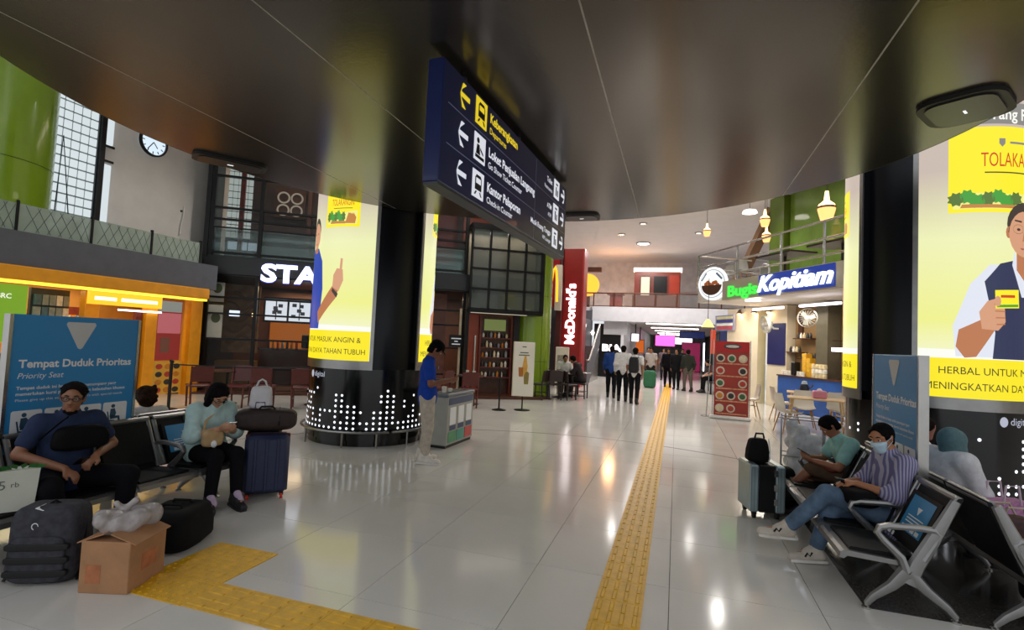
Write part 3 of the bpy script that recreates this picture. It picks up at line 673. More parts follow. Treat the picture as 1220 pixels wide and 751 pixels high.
# glass blocks upstairs
for i in range(5):
    for j in range(11): bx('glass_block', emat('dim_pane', '#b9c4bf', .75), CF, -.42+i*.13+.38, -.31+i*.13+.38, 1.30, 1.35, 4.2+j*.19, 4.36+j*.19)
for i in range(3): bx('lit_screen', emat('cafe_upper_screen', '#c3d8e6', .7), CF, .05+i*.26, .27+i*.26, 1.28, 1.33, 3.86, 4.08)
dc = thing('ring_decoration', 'wall decoration of four pale rings upstairs in the cafe', 'decoration', (-11.45, 10.3, 0), R(32.96))
for (x, z) in ((1.42, 5.48), (1.78, 5.48), (1.42, 5.12), (1.78, 5.12)):
    MB().tube([(x+.15*math.cos(a*PI/12), 1.28, z+.15*math.sin(a*PI/12)) for a in range(24)], .024, 6, closed=True).obj('ring', emat('ring_pale', '#cdbfa8', .45), dc, smooth=True)
bx('backing_frame', M_wood, dc, 1.18, 2.02, 1.29, 1.34, 4.88, 5.72)
bx('wood_post', M_redwood, CF, .30, .42, 1.2, 1.34, 3.5, 6.9); bx('wood_post', M_brown, CF, 2.1, 2.2, 1.2, 1.34, 3.5, 6.9)
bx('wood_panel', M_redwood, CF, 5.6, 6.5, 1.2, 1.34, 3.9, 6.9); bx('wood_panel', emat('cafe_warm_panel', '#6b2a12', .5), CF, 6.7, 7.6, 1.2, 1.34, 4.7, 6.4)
# illuminated name
b = MB(); put_text(b, 'STARBUCKS', (1.24, -.20, 2.90), (1,0,0), (0,0,1), h=.45, w=4.35, bold=.035, ext=.06); tag(b.obj('name_letters', emat('sign_letters', '#eef3ff', 3.2), CF), 'glowing white capital letters')
b = MB(); put_text(b, 'STARBUCKS', (1.22, -.165, 2.885), (1,0,0), (0,0,1), h=.48, w=4.39, bold=.05, ext=.02); b.obj('letter_returns', emat('letter_blue', '#3a4cc8', .9), CF)
# menu screens, counter, poster inside
mb_ = bx('menu_board', M_blackm, CF, 1.02, 3.7, 1.62, 1.70, 1.86, 2.60)
P1 = emat('menu_white', '#dfe6ee', 1.1); P2 = emat('menu_dark', '#3b3f45', .6)
for i in range(4):
    x = 1.08+i*.64; sc = bx('menu_screen', P1, mb_, x, x+.58, 1.605, 1.62, 1.92, 2.54)
    rn = random.Random(i)
    for q in range(5): a, c = rn.uniform(.03, .4), rn.uniform(.05, .45); bx('menu_picture', P2, sc, x+a, x+a+.12, 1.60, 1.606, 1.95+c, 1.95+c+.10)
    bx('menu_bar', P2, sc, x+.27, x+.30, 1.60, 1.606, 1.95, 2.5)
bx('warm_backwall', emat('cafe_warm_glow', '#c46a1c', .55), CF, .95, 3.7, 3.3, 3.38, 1.0, 1.95)  # wall itself glows: the orange light over the counter is put into it
bx('counter', M_wood, CF, .95, 3.8, 1.9, 2.4, 0, 1.05); bx('counter_top', mat('counter_top', '#2a211d', rough=.2, ns=6), CF, .9, 3.85, 1.85, 2.45, 1.05, 1.10)
b = MB(); b.cbox((2.35, 2.1, 1.33), (.55, .35, .42), bev=.03); tag(b.obj('espresso_machine', M_blackm, CF), 'black espresso machine')
for i in range(7): MB().lathe([(.001, 0), (.035, 0), (.035, .16), (.014, .20), (.014, .24), (.001, .24)], (1.15+i*.13, 2.05, 1.10), 8).obj('syrup_bottle', pr[(4, 5, 1, 0)[i % 4]], CF, smooth=True)
po = bx('beige_mural', mat('mural', '#8a6a48', rough=.6, ns=5, na=.35), CF, -.02, .92, 1.62, 1.66, .95, 2.9); tag(po, 'brown coffee mural on the inner wall')
for k in range(5): MB().tube([(.1+.7*t/8, 1.60, 2.55-k*.3+.12*math.sin(t*.8+k)) for t in range(9)], .045, 6).obj('mural_swirl', M_tan, po, smooth=True)
for z0, z1, c in ((2.30, 2.80, '#cfd3cf'), (1.35, 2.22, '#d5d8cf')):
    w_ = bx('window_poster', mat('poster_'+c[1:], c, rough=.5, ns=4), CF, .0, .36, .03, .04, z0, z1)
    MB().ball((.2, .026, (z0+z1)/2+.1), (.11, .008, .13), 10, 6).obj('poster_picture', mat('poster_leaf', '#4d5a3a', rough=.6, ns=6), w_)
bx('lit_sign', emat('cafe_small_sign', '#dce9ff', 1.5), CF, .50, .74, .06, .09, 1.95, 2.10)
MB().ball((1.0, .5, 2.02), .06, 10, 8).obj('pendant_bulb', M_lampw, CF, smooth=True)
bx('low_cabinet', mat('cafe_cab', '#6a4a22', rough=.5, ns=5), CF, .0, 1.0, 1.0, 1.4, 0, .75)
add_light('AREA', (2.4, 2.6, 2.9), 75, (1, .72, .42), 2.4, parent=CF, sy=.8)
add_light('AREA', (6.2, 1.6, 2.9), 45, (1, .72, .45), 1.6, parent=CF, sy=.8)
add_light('AREA', (3.0, .8, 6.7), 45, (1, .82, .62), 4, parent=CF, sy=.8)
# bay window box over the entrance
BW = thing('bay_window', 'black framed bay window with sixteen grey panes over the cafe entrance', 'bay window', (-11.45, 10.3, 0), R(32.96))
for i in range(5): bx('mullion', M_mul, BW, 6.70+i*.53-.03-.03*(i == 4), 6.70+i*.53+.03+.03*(i == 4), -.49, -.41, 2.46, 4.86)
for j in range(5): bx('mullion', M_mul, BW, 6.67, 8.88, -.49, -.41, 2.50+j*.575-.03, 2.50+j*.575+.03)
for i in range(4):
    for j in range(4): bx('pane', M_smoke, BW, 6.73+i*.53, 7.20+i*.53, -.455, -.445, 2.53+j*.575, 3.045+j*.575)
bx('box_floor', M_mul, BW, 6.67, 8.88, -.47, .1, 2.40, 2.50); bx('box_side', M_mul, BW, 8.78, 8.88, -.47, .6, 2.46, 4.86); bx('box_roof', M_mul, BW, 6.67, 8.88, -.49, .6, 4.83, 4.95)
bx('inner_blind', mat('bay_back', '#7d7668', rough=.7, ns=3, na=.15), BW, 6.7, 8.8, .10, .14, 2.5, 4.86); bx('soffit_light', emat('bay_strip', '#d8cdb8', .7), BW, 6.75, 8.4, -.46, -.38, 2.385, 2.40)
for i in range(6): bx('sill_item', pr[(6, 0, 2)[i % 3]], BW, 6.85+i*.3, 7.02+i*.3, -.36, -.24, 2.50, 2.56+.03*(i % 2))
add_light('AREA', (7.7, -.15, 4.75), 30, (1, .9, .75), 1.8, parent=BW, sy=.3)  # unseen area light added inside the bay to brighten its panes
# entrance below the bay
bx('brick_wall', mat('cafe_pinkwall', '#8d5a48', rough=.7, ns=6, na=.2), CF, 5.4, 6.25, .9, 1.0, .04, 3.0)
bx('entry_post', M_mul, CF, 6.62, 6.72, -.4, -.05, 0, 2.46); bx('entry_post', mat('pale_post', '#b8aa8c', rough=.5, ns=5), CF, 6.50, 6.56, -.10, -.04, .04, 2.5)
bx('menu_plaque', M_blackm, CF, 6.22, 6.62, -.14, -.10, 1.40, 1.74)
for i, w_ in enumerate((.28, .10, .24)): bx('plaque_line', emat('plaque_text', '#d8d8d8', .6), CF, 6.42-w_/2, 6.42+w_/2, -.143, -.14, 1.62-i*.08, 1.65-i*.08)
bx('orange_door', mat('orange_door', '#a33c12', rough=.35, ns=4, ), CF, 6.76, 7.16, .3, .36, .04, 2.38); bx('door_handle', M_steel2, CF, 7.03, 7.07, .24, .30, .6, 1.75)
bk = bx('bottle_shelf', M_wood, CF, 7.22, 8.12, .42, .5, .04, 2.36); tag(bk, 'dark shelf stocked with cups and bottles')
bx('shelf_sign', emat('shelf_sign', '#7d8a4a', .6), bk, 7.34, 8.0, .38, .42, 1.92, 2.26)
for j in range(5):
    z = .55+j*.29; bx('shelf_board', M_redwood, bk, 7.22, 8.12, .22, .42, z-.03, z)
    for i in range(7):
        h_ = random.uniform(.12, .2); MB().lathe([(.001, 0), (.035, 0), (.04, h_*.7), (.02, h_*.85), (.02, h_), (.001, h_)], (7.30+i*.12, .31, z), 8).obj('bottle', pr[(2, 6, 4, 0, 5, 6, 4)[(i+j*2) % 7]], bk, smooth=True)
for x in (7.19, 8.15): bx('shelf_side', M_redwood, CF, x-.03, x+.03, .2, .5, .04, 2.38)
bx('dark_pier', M_blackm, CF, 8.18, 8.36, .1, .6, 0, 2.4)
bx('entry_step', M_wood, CF, 5.5, 8.9, -.75, -.4, 0, .06)

# ================================================================== tables and chairs of the cafe
M_chr = mat('oxblood_wood', '#5a1f19', rough=.35, ns=9, na=.2)
def wood_chair(label, x, y, rz, group, m=None, first=[None]):
    key = (m or M_chr).name
    if not isinstance(first[0], dict): first[0] = {}
    if key in first[0]: return copy_tree(first[0][key], (x, y, 0), rz, label, group)
    m = m or M_chr
    t = thing('cafe_chair', label, 'chair', (x, y, 0), rz, group)
    b = MB(); b.cbox((0, 0, .44), (.42, .42, .045), bev=.015); b.obj('seat', m, t)
    for sx in (-1, 1):
        MB().tube([(sx*.17, .18, 0), (sx*.18, .17, .43)], [.018, .022], 6).obj('leg', m, t)
        MB().tube([(sx*.17, -.20, 0), (sx*.18, -.18, .43), (sx*.19, -.25, .84)], [.018, .022, .02], 6).obj('leg', m, t)
    b = MB(); b.prism([(-.19, 0), (.19, 0), (.20, .30), (.12, .335), (-.12, .335), (-.20, .30)], .025, (0, -.215, .53), (1, 0, 0), (0, -.17, .98)); b.obj('backrest', m, t)
    MB().tube([(-.17, .18, .2), (-.17, -.19, .2)], .01, 5).obj('stretcher', m, t); MB().tube([(.17, .18, .2), (.17, -.19, .2)], .01, 5).obj('stretcher', m, t)
    first[0][key] = t; return t
def cafe_table(label, x, y, r=.34, h=.73, m=None):
    t = thing('cafe_table', label, 'table', (x, y, 0), 0, 'small cafe tables')
    b = MB(); b.lathe([(.001, h-.035), (r-.02, h-.035), (r, h-.02), (r, h-.008), (r-.01, h), (.001, h)], n=24); b.obj('table_top', m or M_wood, t, smooth=True)
    MB().cyl((0, 0, .03), (0, 0, h-.03), .03, n=10).obj('pedestal', M_blackm, t, smooth=True)
    MB().lathe([(.001, .0), (.22, .0), (.22, .015), (.04, .045), (.001, .045)], n=20).obj('foot_plate', M_blackm, t, smooth=True)
    return t
cg = 'red wooden cafe chairs'
wood_chair('red wooden chair leftmost before the cafe, beside the yellow shop', -9.35, 8.35, R(60), cg)
wood_chair('red wooden chair behind the seated woman in mint', -8.75, 8.75, R(205), cg)
wood_chair('red wooden chair behind the white plastic bag', -8.35, 9.05, R(30), cg)
wood_chair('red wooden chair standing alone just left of the big pillar', -7.62, 9.35, R(35), cg)
cafe_table('small round cafe table between the leftmost red chairs', -9.3, 9.0); cafe_table('small round cafe table near the lone red chair', -7.75, 9.95)
wood_chair('red wooden chair behind the recycling bin, beside the cafe door', -4.75, 11.75, R(32), cg)
wood_chair('red wooden chair nearest the standing man in blue', -5.45, 11.6, R(80), cg)
cafe_table('small cafe table with cups by the cafe entrance', -4.95, 12.35)
for k, (x, y) in enumerate(((-4.85, 12.30), (-5.08, 12.42))):
    MB().lathe([(.001, 0), (.03, 0), (.042, .11), (.036, .11), (.028, .008), (.001, .008)], (0, 0, 0), 12).obj('paper_cup', pr[6], None, smooth=True, loc=(x, y, .73), label=['white paper cup on the cafe table, nearer the poster stand', 'white paper cup on the cafe table, nearer the door'][k], category='cup', group='cups on the cafe table')
# stanchion rope line outside the cafe
def stanchion(x, y, label):
    t = thing('stanchion', label, 'barrier post', (x, y, 0), 0, 'black barrier posts')
    MB().lathe([(.001, 0), (.17, 0), (.17, .012), (.05, .04), (.02, .05), (.02, .92), (.03, .93), (.03, .97), (.001, .98)], n=16).obj('post', M_blackm, t, smooth=True)
    return t
stanchion(-9.15, 7.55, 'black barrier post left of the cafe chairs'); stanchion(-9.42, 7.75, 'black barrier post against the yellow shop pilaster')
stanchion(-3.95, 11.72, 'black barrier post beside the poster stand')
b = MB(); b.tube([(0, 0, 0), (1.0, .7, -.03), (2.0, 1.55, -.01), (2.8, 2.3, 0)], .012, 6); tag(b.obj('barrier_rope', M_blackm, loc=(-9.15, 7.55, .90)), 'thin black barrier rope strung along the cafe chairs', 'rope')
# poster stand
PS = thing('poster_stand', 'white drink poster on a black floor stand outside the cafe', 'poster stand', (-3.48, 12.05, 0), R(18))
MB().lathe([(.001, 0), (.19, 0), (.19, .012), (.03, .03), (.001, .03)], n=20).obj('stand_base', M_blackm, PS, smooth=True)
MB().cyl((0, .02, .02), (0, .02, .5), .016, n=8).obj('stand_pole', M_blackm, PS)
b = MB(); b.cbox((0, 0, .98), (.50, .035, 1.30), bev=.006); b.obj('poster_board', mat('poster_board', '#e8e2d6', rough=.5, ns=3, na=.03), PS)
bx('board_edge', mat('edge_cream', '#cbbf9a', rough=.5, ns=4), PS, -.265, -.25, -.02, .1, .33, 1.63)
MB().lathe([(.001, 0), (.04, 0), (.052, .22), (.001, .22)], (0, 0, 0), 12).obj('printed_drink', mat('drink_amber', '#b06a24', rough=.5, ns=9), PS, smooth=True, loc=(-.06, -.018, .80)).scale = (1.25, .12, 1.0)
MB().lathe([(.001, 0), (.04, 0), (.052, .26), (.03, .30), (.001, .30)], (0, 0, 0), 12).obj('printed_drink', mat('drink_brown', '#8a7a3a', rough=.5, ns=9), PS, smooth=True, loc=(.07, -.018, .62)).scale = (1.25, .12, 1.0)
MB().lathe([(.001, 0), (.035, 0), (.05, .2), (.02, .45), (.001, .45)], (0, 0, 0), 12).obj('printed_drink', mat('drink_gold', '#d8a648', rough=.5, ns=9), PS, smooth=True, loc=(.03, -.018, .84)).scale = (1.25, .12, 1.0)
for z, w_ in ((1.50, .10), (1.36, .2), (1.30, .26)): bx('poster_line', mat('poster_ink', '#5d6a52', rough=.5, ns=5), PS, -w_/2, w_/2, -.020, -.018, z, z+.025)
# ================================================================== burger restaurant
M_red = mat('restaurant_red', '#8a1418', rough=.35, ns=3, na=.1)
M_M = emat('arches_yellow', '#ffb81c', 1.6); M_let = emat('white_letters', '#fff4f6', 3.0)
RP = thing('red_sign_pillar', 'tall dark red pillar with vertical glowing white restaurant lettering', 'sign pillar', (-3.87, 19.9, 0))
bx('pillar_body', M_red, RP, -.42, .42, -.2, .6, 0, 5.3, bev=.01); bx('pillar_edge', mat('red_edge', '#b03034', rough=.35, ns=3), RP, .36, .425, -.215, -.2, 0, 5.3)
b = MB(); put_text(b, "McDonald's", (.12, -.23, 1.62), (0,0,1), (-1,0,0), h=.36, w=2.32, bold=.03, ext=.05); tag(b.obj('vertical_letters', M_let, RP), 'glowing white vertical lettering')
b = MB(); b.box(-4.45, -4.25, 19.5, 22, 0, 5.3); RW = tag(b.obj('wall_restaurant', mat('dark_red_wall', '#4a1214', rough=.5, ns=3)), 'dark red wall behind the restaurant sign pillar', kind='structure')
MS = thing('arches_sign', 'yellow arched letter sign on a red panel beside the lime column', 'sign', (-4.68, 19.4, 3.0))
bx('sign_panel', M_red, MS, -.35, .32, 0, .1, 0, 2.0)
for s in (-1, 1):
    MB().tube([(-.02+s*.02, -.04, .25), (-.02+s*.05, -.04, .9), (-.02+s*.12, -.04, 1.45), (-.02+s*.18, -.04, 1.55), (-.02+s*.24, -.04, 1.4), (-.02+s*.29, -.04, .9), (-.02+s*.30, -.04, .2)], .05, 8).obj('arch', M_M, MS, smooth=True)
b = MB(); b.cbox((0, 0, .9), (.26, .14, 1.75), bev=.02); tag(b.obj('sign_box', mat('sign_box_cream', '#cfc3b4', rough=.5, ns=3), loc=(-4.36, 19.42, 2.85)), 'narrow pale vertical sign box between arches and red pillar', 'sign')
b = MB(); b.cbox((0, 0, 1.0), (.40, .05, 2.0), bev=.01); ad = tag(b.obj('menu_totem', M_blackm, loc=(-4.72, 18.6, 0)), 'black upright menu totem beside the lime column', 'menu totem')
bx('menu_strip', emat('menu_strip', '#d8dce8', .8), ad, -.12, .12, -.03, -.025, .75, 1.1); bx('menu_strip', emat('menu_strip', '#d8dce8', .8), ad, -.12, .12, -.03, -.025, 1.3, 1.7)
b = MB(); b.cbox((0, 0, .75), (.5, .06, 1.5), bev=.02); wb = tag(b.obj('menu_board', mat('menu_board_white', '#d9d4c8', rough=.5, ns=3), loc=(-4.0, 18.9, 0)), 'white standing menu board in front of the red pillar', 'menu board')
bx('menu_print', mat('menu_print', '#8d8a80', rough=.5, ns=18, na=.5), wb, -.18, .18, -.034, -.03, .3, 1.2)
M_dch = mat('espresso_wood', '#241512', rough=.4, ns=9)
for k, (x, y, a, l) in enumerate([(-3.75, 14.6, 80, 'dark wooden chair closest to the lime column'), (-3.35, 14.95, 20, 'dark wooden chair beside the lime column, second from the column'), (-3.0, 15.1, -30, 'dark wooden chair in the middle of the dining group before the red pillar'), (-2.75, 15.8, -95, 'dark wooden chair at the concourse end of the dining group'), (-3.4, 16.6, 170, 'dark wooden chair under the person in white at the dining tables')]):
    wood_chair(l, x, y, R(a), 'dark chairs outside the restaurant', M_dch)
cafe_table('dark dining table nearest the lime column', -3.35, 15.6, .4, .74, M_dch); cafe_table('dark dining table in front of the red sign pillar', -2.95, 16.5, .4, .74, M_dch)
# ================================================================== far balcony, corridor and its shops
FB = thing('far_balcony', 'pale balcony slab spanning the end of the concourse', 'balcony', (0, 27, 0))
bx('slab_face', M_slab, FB, -4.2, 4.5, -.1, .2, 2.88, 3.62); bx('slab', M_slab, FB, -5.6, 6, .2, 6.38, 3.2, 3.60)
b = MB(); b.box(-5.8, 5, 33.4, 33.6, 3.5, 6.9); tag(b.obj('wall_back', mat('upper_back_wall', '#dad4d4', rough=.7, ns=3)), 'pale upper wall at the back of the far balcony', kind='structure')
RL = thing('balcony_railing', 'dark wooden railing with glass panels along the far balcony', 'railing', (0, 26.95, 3.6))
MB().tube([(-5.4, 0, .72), (3.2, 0, .72)], .035, 6).obj('handrail', M_wood, RL); MB().tube([(-5.4, 0, .06), (3.2, 0, .06)], .02, 6).obj('bottom_rail', M_wood, RL)
for k in range(9): MB().cyl((-5.2+k*1.03, 0, 0), (-5.2+k*1.03, 0, .72), .035, n=6).obj('post', M_wood, RL)
for k in range(8): bx('glass_panel', M_glass, RL, -5.14+k*1.03, -4.23+k*1.03, -.005, .005, .1, .68)
BO = thing('upper_kiosk', 'dark red kiosk with a lit white fascia on the far balcony', 'kiosk', (-1.1, 29.6, 3.6))
bx('kiosk_body', M_redwood, BO, -1.25, 1.2, 0, 1.2, 0, 2.2); bx('kiosk_front', M_wood, BO, -1.2, 1.15, -1.6, -1.5, 0, .75)
bx('lit_fascia', emat('kiosk_fascia', '#fff3e0', 2.2), BO, -1.3, 1.28, -.1, .3, 2.2, 2.42)
kd = bx('kiosk_door', M_wood, BO, -.95, -.35, -.05, 0, .2, 2.0); bx('door_light', emat('door_light', '#ffe9c8', 1.2), kd, -.88, -.42, -.06, -.05, .9, 1.9)
bx('dark_window', M_blackm, BO, -.2, .5, -.05, 0, .3, 1.95); MB().ball((.1, -.06, .75), .06, 8, 6).obj('lamp', M_lamp, BO); bx('red_panel', mat('kiosk_red', '#9a2c14', rough=.4, ns=3), BO, .62, 1.15, -.05, 0, .2, 2.0)
OS = thing('orange_round_sign', 'glowing orange round sign at the left end of the far balcony', 'sign', (-4.75, 28.5, 4.9))
MB().lathe([(.001, 0), (.62, 0), (.62, .1), (.001, .1)], n=24).obj('disc', emat('orange_disc', '#ffa431', 2.0), OS).rotation_euler = (PI/2, 0, 0)
bx('sign_arm', M_wood, OS, -.6, .7, .0, .3, .75, 1.0); bx('sign_post', M_wood, OS, -.1, .1, .05, .25, -1.3, -.5)
OL = add_light('POINT', (-3.4, 29.5, 5.2), 110, (1, .5, .22), .3); OL.parent = OS; OL.location = (1.35, 1.0, .3)
tb_ = thing('upper_table', 'small dark table on the far balcony left of the kiosk', 'table', (-3.2, 28.8, 3.6)); bx('table_top', M_redwood, tb_, -.5, .4, -.3, .3, .8, .86); bx('table_base', M_redwood, tb_, -.35, .3, -.2, .2, 0, .8)
b = MB(); b.box(-5.8, -4.25, 22, 22.2, 0, 3.6); b.box(-5.8, -4.2, 26.9, 27.1, 0, 3.4); tag(b.obj('wall_corridor', M_dkwall), 'dark grey wall beside the escalator', kind='structure')
b = MB(); b.box(-4.45, -4.25, 22, 27, 0, 2.9); tag(b.obj('wall_escalator', M_dkwall), 'dark wall behind the escalator handrails', kind='structure')
ES = thing('escalator', 'escalator with steel handrails behind the red pillar', 'escalator', (-3.85, 22.5, 0))
for x in (-.35, .3):
    MB().tube([(x, -1.0, .95), (x, -.3, .95), (x, 2.6, 2.6)], .05, 6).obj('handrail', M_steel2, ES, smooth=True); MB().prism([(-1.0, .0), (-.3, 0), (2.6, 1.7), (2.6, 2.5), (-.3, .88), (-1.0, .88)], .05, (x, 0, 0), (0, 1, 0), (0, 0, 1)).obj('side_panel', M_dkwall, ES)
for k in range(9): bx('step', M_steel2, ES, -.3, .3, -.3+k*.32, .02+k*.32, 0, .12+k*.18)
BA = thing('dark_shop', 'black shop front with white lettering under the far balcony', 'shop front', (-3.2, 27.4, 0)); bx('shop_wall', M_blackm, BA, -.95, .55, 0, .3, 0, 2.75)
b = MB(); put_text(b, 'BIA', (-.5, -.02, 1.35), (1,0,0), (0,0,1), h=.34, w=1.0, bold=.04); b.obj('shop_letters', M_let, BA); bx('shop_header', M_slab, BA, -.45, .75, -.05, .3, 2.2, 2.9)
MB().ball((-1.0, -.4, 2.25), .12, 8, 6).obj('wall_lamp', M_lamp, BA)
b = MB(); b.box(-2.6, 3.4, 27.3, 62, 2.95, 3.1); tag(b.obj('ceiling', M_whceil), 'low white ceiling of the far corridor', kind='structure')
b = MB(); b.box(-2.75, -2.6, 27.3, 62, 0, 3.0); tag(b.obj('wall_corridor', M_slab), 'left wall of the far bright corridor', kind='structure')
b = MB(); b.box(3.0, 3.2, 25.2, 62, 0, 3.0); tag(b.obj('wall_corridor', M_dkwall), 'right wall of the far bright corridor', kind='structure')
b = MB(); b.box(-2.7, 3.2, 62, 62.2, 0, 3.0); tag(b.obj('wall_corridor', M_slab), 'end wall of the far bright corridor', kind='structure')
cl = ['in the far corridor ceiling nearest the balcony', 'second in the far corridor ceiling', 'third in the far corridor ceiling', 'fourth in the far corridor ceiling', 'deepest in the far corridor ceiling']
for k in range(5):
    t = thing('corridor_lamp', 'long white lamp '+cl[k], 'ceiling lamp', (0, 29+k*6, 2.90), 0, 'lamps of the far corridor'); bx('lamp_tube', M_lamp, t, -1.6, 1.3, -.25, .25, -.02, .02); bx('lamp_tray', M_steel2, t, -1.7, 1.4, -.3, .3, 0.02, .03)
sgs = [(-.9, 44, 1.75, 1.5, .9, '#ff5ab8', 2.2, 'glowing pink sign deep in the corridor'), (1.0, 40.0, 0, 1.25, 2.1, '#a8285c', .55, 'large magenta panel in the corridor'), (1.0, 38, 2.35, 1.6, .5, '#1c2a66', .6, 'dark blue overhead sign in the corridor'), (-2.35, 36, 1.2, .5, .9, '#e06a20', .8, 'orange shop panel on the left of the corridor'), (-2.3, 31, 1.9, .4, .5, '#f0f0ff', 2.4, 'white lit sign on the left of the corridor'), (1.72, 36.5, .2, .09, 1.9, '#f4ecff', 3.5, 'tall white light strip beside the magenta panel'), (-.2, 52, 2.0, 3.2, .7, '#f6eef8', 2.0, 'bright white shop header at the end of the corridor'), (2.3, 26.5, .4, .7, 2.2, '#38406e', .6, 'blue poster wall right of the corridor mouth')]
for (x, y, z, w_, h_, c, s_, lb) in sgs:
    t = thing('corridor_sign', lb, 'sign', (x, y, z)); bx('sign_face', emat('csign'+c[1:], c, s_), t, -w_/2, w_/2, -.02, 0, .03, h_-.03); bx('sign_case', M_blackm, t, -w_/2-.03, w_/2+.03, 0, .08, 0, h_)
    if z > 1: bx('hanger', M_blackm, t, -.03, .03, .02, .06, h_, 2.945-z)
    elif z > 0: bx('stand', M_blackm, t, -.03, .03, .02, .06, -z, 0)

# ================================================================== kopitiam, right
KP = thing('coffee_shop', 'two storey coffee shop front with green and white lit script sign', 'shop front', (1.22, 16.3, 0), R(-61.9))
M_crm = mat('cream_wall', '#d8ccb4', rough=.6, ns=3, na=.05); M_fas = mat('fascia_beige', '#b5ab97', rough=.55, ns=4, na=.08)
M_bluep = mat('panel_blue', '#1d2258', rough=.35, ns=3); M_navyf = emat('fascia_blue', '#2f4ec0', .55)
bx('fascia', M_fas, KP, .25, 6.4, -.15, .05, 3.08, 3.62); bx('fascia_panel', M_navyf, KP, 1.9, 4.35, -.18, -.15, 3.10, 3.60)
bx('upper_deck', M_white, KP, -1.4, 6.4, .05, 6.0, 3.12, 3.55)
b = MB(); put_text(b, 'Bugis', (.58, -.19, 3.16), (1,0,0), (0,0,1), h=.30, w=1.28, bold=.03, ext=.03); tag(b.obj('sign_text', emat('sign_green', '#3ee048', 1.3), KP), 'glowing green lettering')
b = MB(); put_text(b, 'Kopitiam', (1.90, -.21, 3.18), (1,0,0), (.0,0,1), h=.40, w=2.45, bold=.02, shear=.35, ext=.03); tag(b.obj('sign_text', emat('sign_script', '#e8f2ff', 2.4), KP), 'glowing white slanted lettering')
lg = thing('round_logo', 'round white logo disc with a brown bowl beside the green lettering', 'sign', (1.0, 16.55, 3.62), R(-40))
for r, y, m in ((.50, 0, emat('logo_white', '#f2f3f4', 1.3)), (.43, -.012, emat('logo_ring', '#b9bfc6', .9)), (.40, -.024, emat('logo_inner', '#f4f4f2', 1.2))):
    MB().lathe([(.001, 0), (r, 0), (r, .05), (.001, .05)], (0, 0, 0), 32).obj('disc', m, lg, loc=(0, y, 0), rot=(PI/2, 0, 0))
b = MB(); b.prism([(.34*math.cos(R(180+180*i/16)), .30*math.sin(R(180+180*i/16))) for i in range(17)], .02, (0, -.09, -.05), (1,0,0), (0,0,1)); b.obj('bowl', emat('logo_bowl', '#4a2a1e', .7), lg)
for i in range(7): MB().ball((-.2+i*.066, -.09, -.01+.05*math.sin(i*1.7)), (.07, .01, .06), 8, 6).obj('food', emat('logo_food', '#a8582a', .8), lg)
MB().tube([(-.36, -.08, .1), (-.2, -.08, .32)], .02, 5).obj('chopstick', emat('logo_grey', '#5d6f86', .7), lg); MB().tube([(.15, -.08, .30), (.34, -.08, .12)], .03, 5).obj('ladle', emat('logo_grey', '#5d6f86', .7), lg)
# railing upstairs
KR = thing('steel_railing', 'steel pipe railing along the upper floor above the script sign', 'railing', (1.22, 16.3, 3.62), R(-61.9))
for z in (1.02, .62, .25): MB().tube([(-1.5, .1, z), (1.5, .1, z), (6.3, .1, z)], .028, 7).obj('rail_pipe', M_steel2, KR, smooth=True)
for k, x in enumerate((-1.5, .55, 2.35, 3.75, 5.6)): MB().cyl((x, .1, -.05), (x, .1, 1.02), .03, n=8).obj('post', M_steel2, KR)
MB().tube([(-1.5, .1, 1.02), (-1.5, 2.0, 1.02)], .028, 7).obj('rail_pipe', M_steel2, KR); MB().tube([(-1.5, .1, .62), (.2, 1.6, .30)], .028, 7).obj('rail_pipe', M_steel2, KR)
# upstairs: green glass wall, beam, tables, lanterns
M_ggl = mat('green_glass', '#5d7a32', rough=.08, ns=2, na=.15); M_grn2 = mat('deep_green', '#4a5f14', rough=.3, ns=3)
bx('green_pier', M_grn2, KP, -2.0, -1.3, 3.0, 3.3, 3.55, 6.9); bx('green_glass_wall', M_ggl, KP, -1.25, 1.0, 3.2, 3.3, 3.55, 6.9); bx('pale_glass_wall', mat('pale_green_glass', '#9ab0a4', rough=.1, ns=2), KP, 1.05, 1.6, 3.2, 3.3, 3.55, 5.6); bx('upper_back_wall', mat('upper_taupe', '#7d746a', rough=.6, ns=3), KP, 1.0, 6.4, 3.6, 3.7, 3.55, 6.9)
b = MB(); b.cbox((0, 0, 0), (2.6, .35, .22), Matrix.Rotation(R(-52), 3, 'Y')); b.obj('sloped_beam', mat('brown_beam', '#7a5a40', rough=.6, ns=4), KP, loc=(-2.9, 3.2, 5.6))
def lantern(x, y, z, s, label):
    t = thing('lantern', label, 'lamp', (x, y, z), 0, 'hanging lanterns upstairs')
    MB().lathe([(.03*s, .30*s), (.05*s, .12*s), (.13*s, .05*s), (.15*s, 0), (.02*s, -.01)], n=14).obj('lantern_top', M_lampw, t, smooth=True)
    MB().lathe([(.15*s, -.02*s), (.15*s, -.05*s), (.10*s, -.24*s), (.001, -.26*s)], n=14).obj('lantern_bowl', emat('lantern_amber', '#ffab66', 2.2), t, smooth=True)
    MB().lathe([(.155*s, -.03*s), (.155*s, .01*s)], n=14).obj('lantern_ring', M_wood, t); MB().cyl((0, 0, .3*s), (0, 0, 6.9-z), .008, n=5).obj('lantern_cord', M_blackm, t)
def kp(x, y): c, s = math.cos(R(-61.9)), math.sin(R(-61.9)); return (1.22+x*c-y*s, 16.3+x*s+y*c)
lantern(*kp(2.55, 1.2), 5.35, 1.35, 'large amber hanging lantern right of the green glass wall'); lantern(*kp(-.75, 1.9), 5.85, 1.0, 'small hanging lantern before the green glass, upper one'); lantern(*kp(-.80, 2.0), 5.35, .9, 'small hanging lantern before the green glass, lower one')
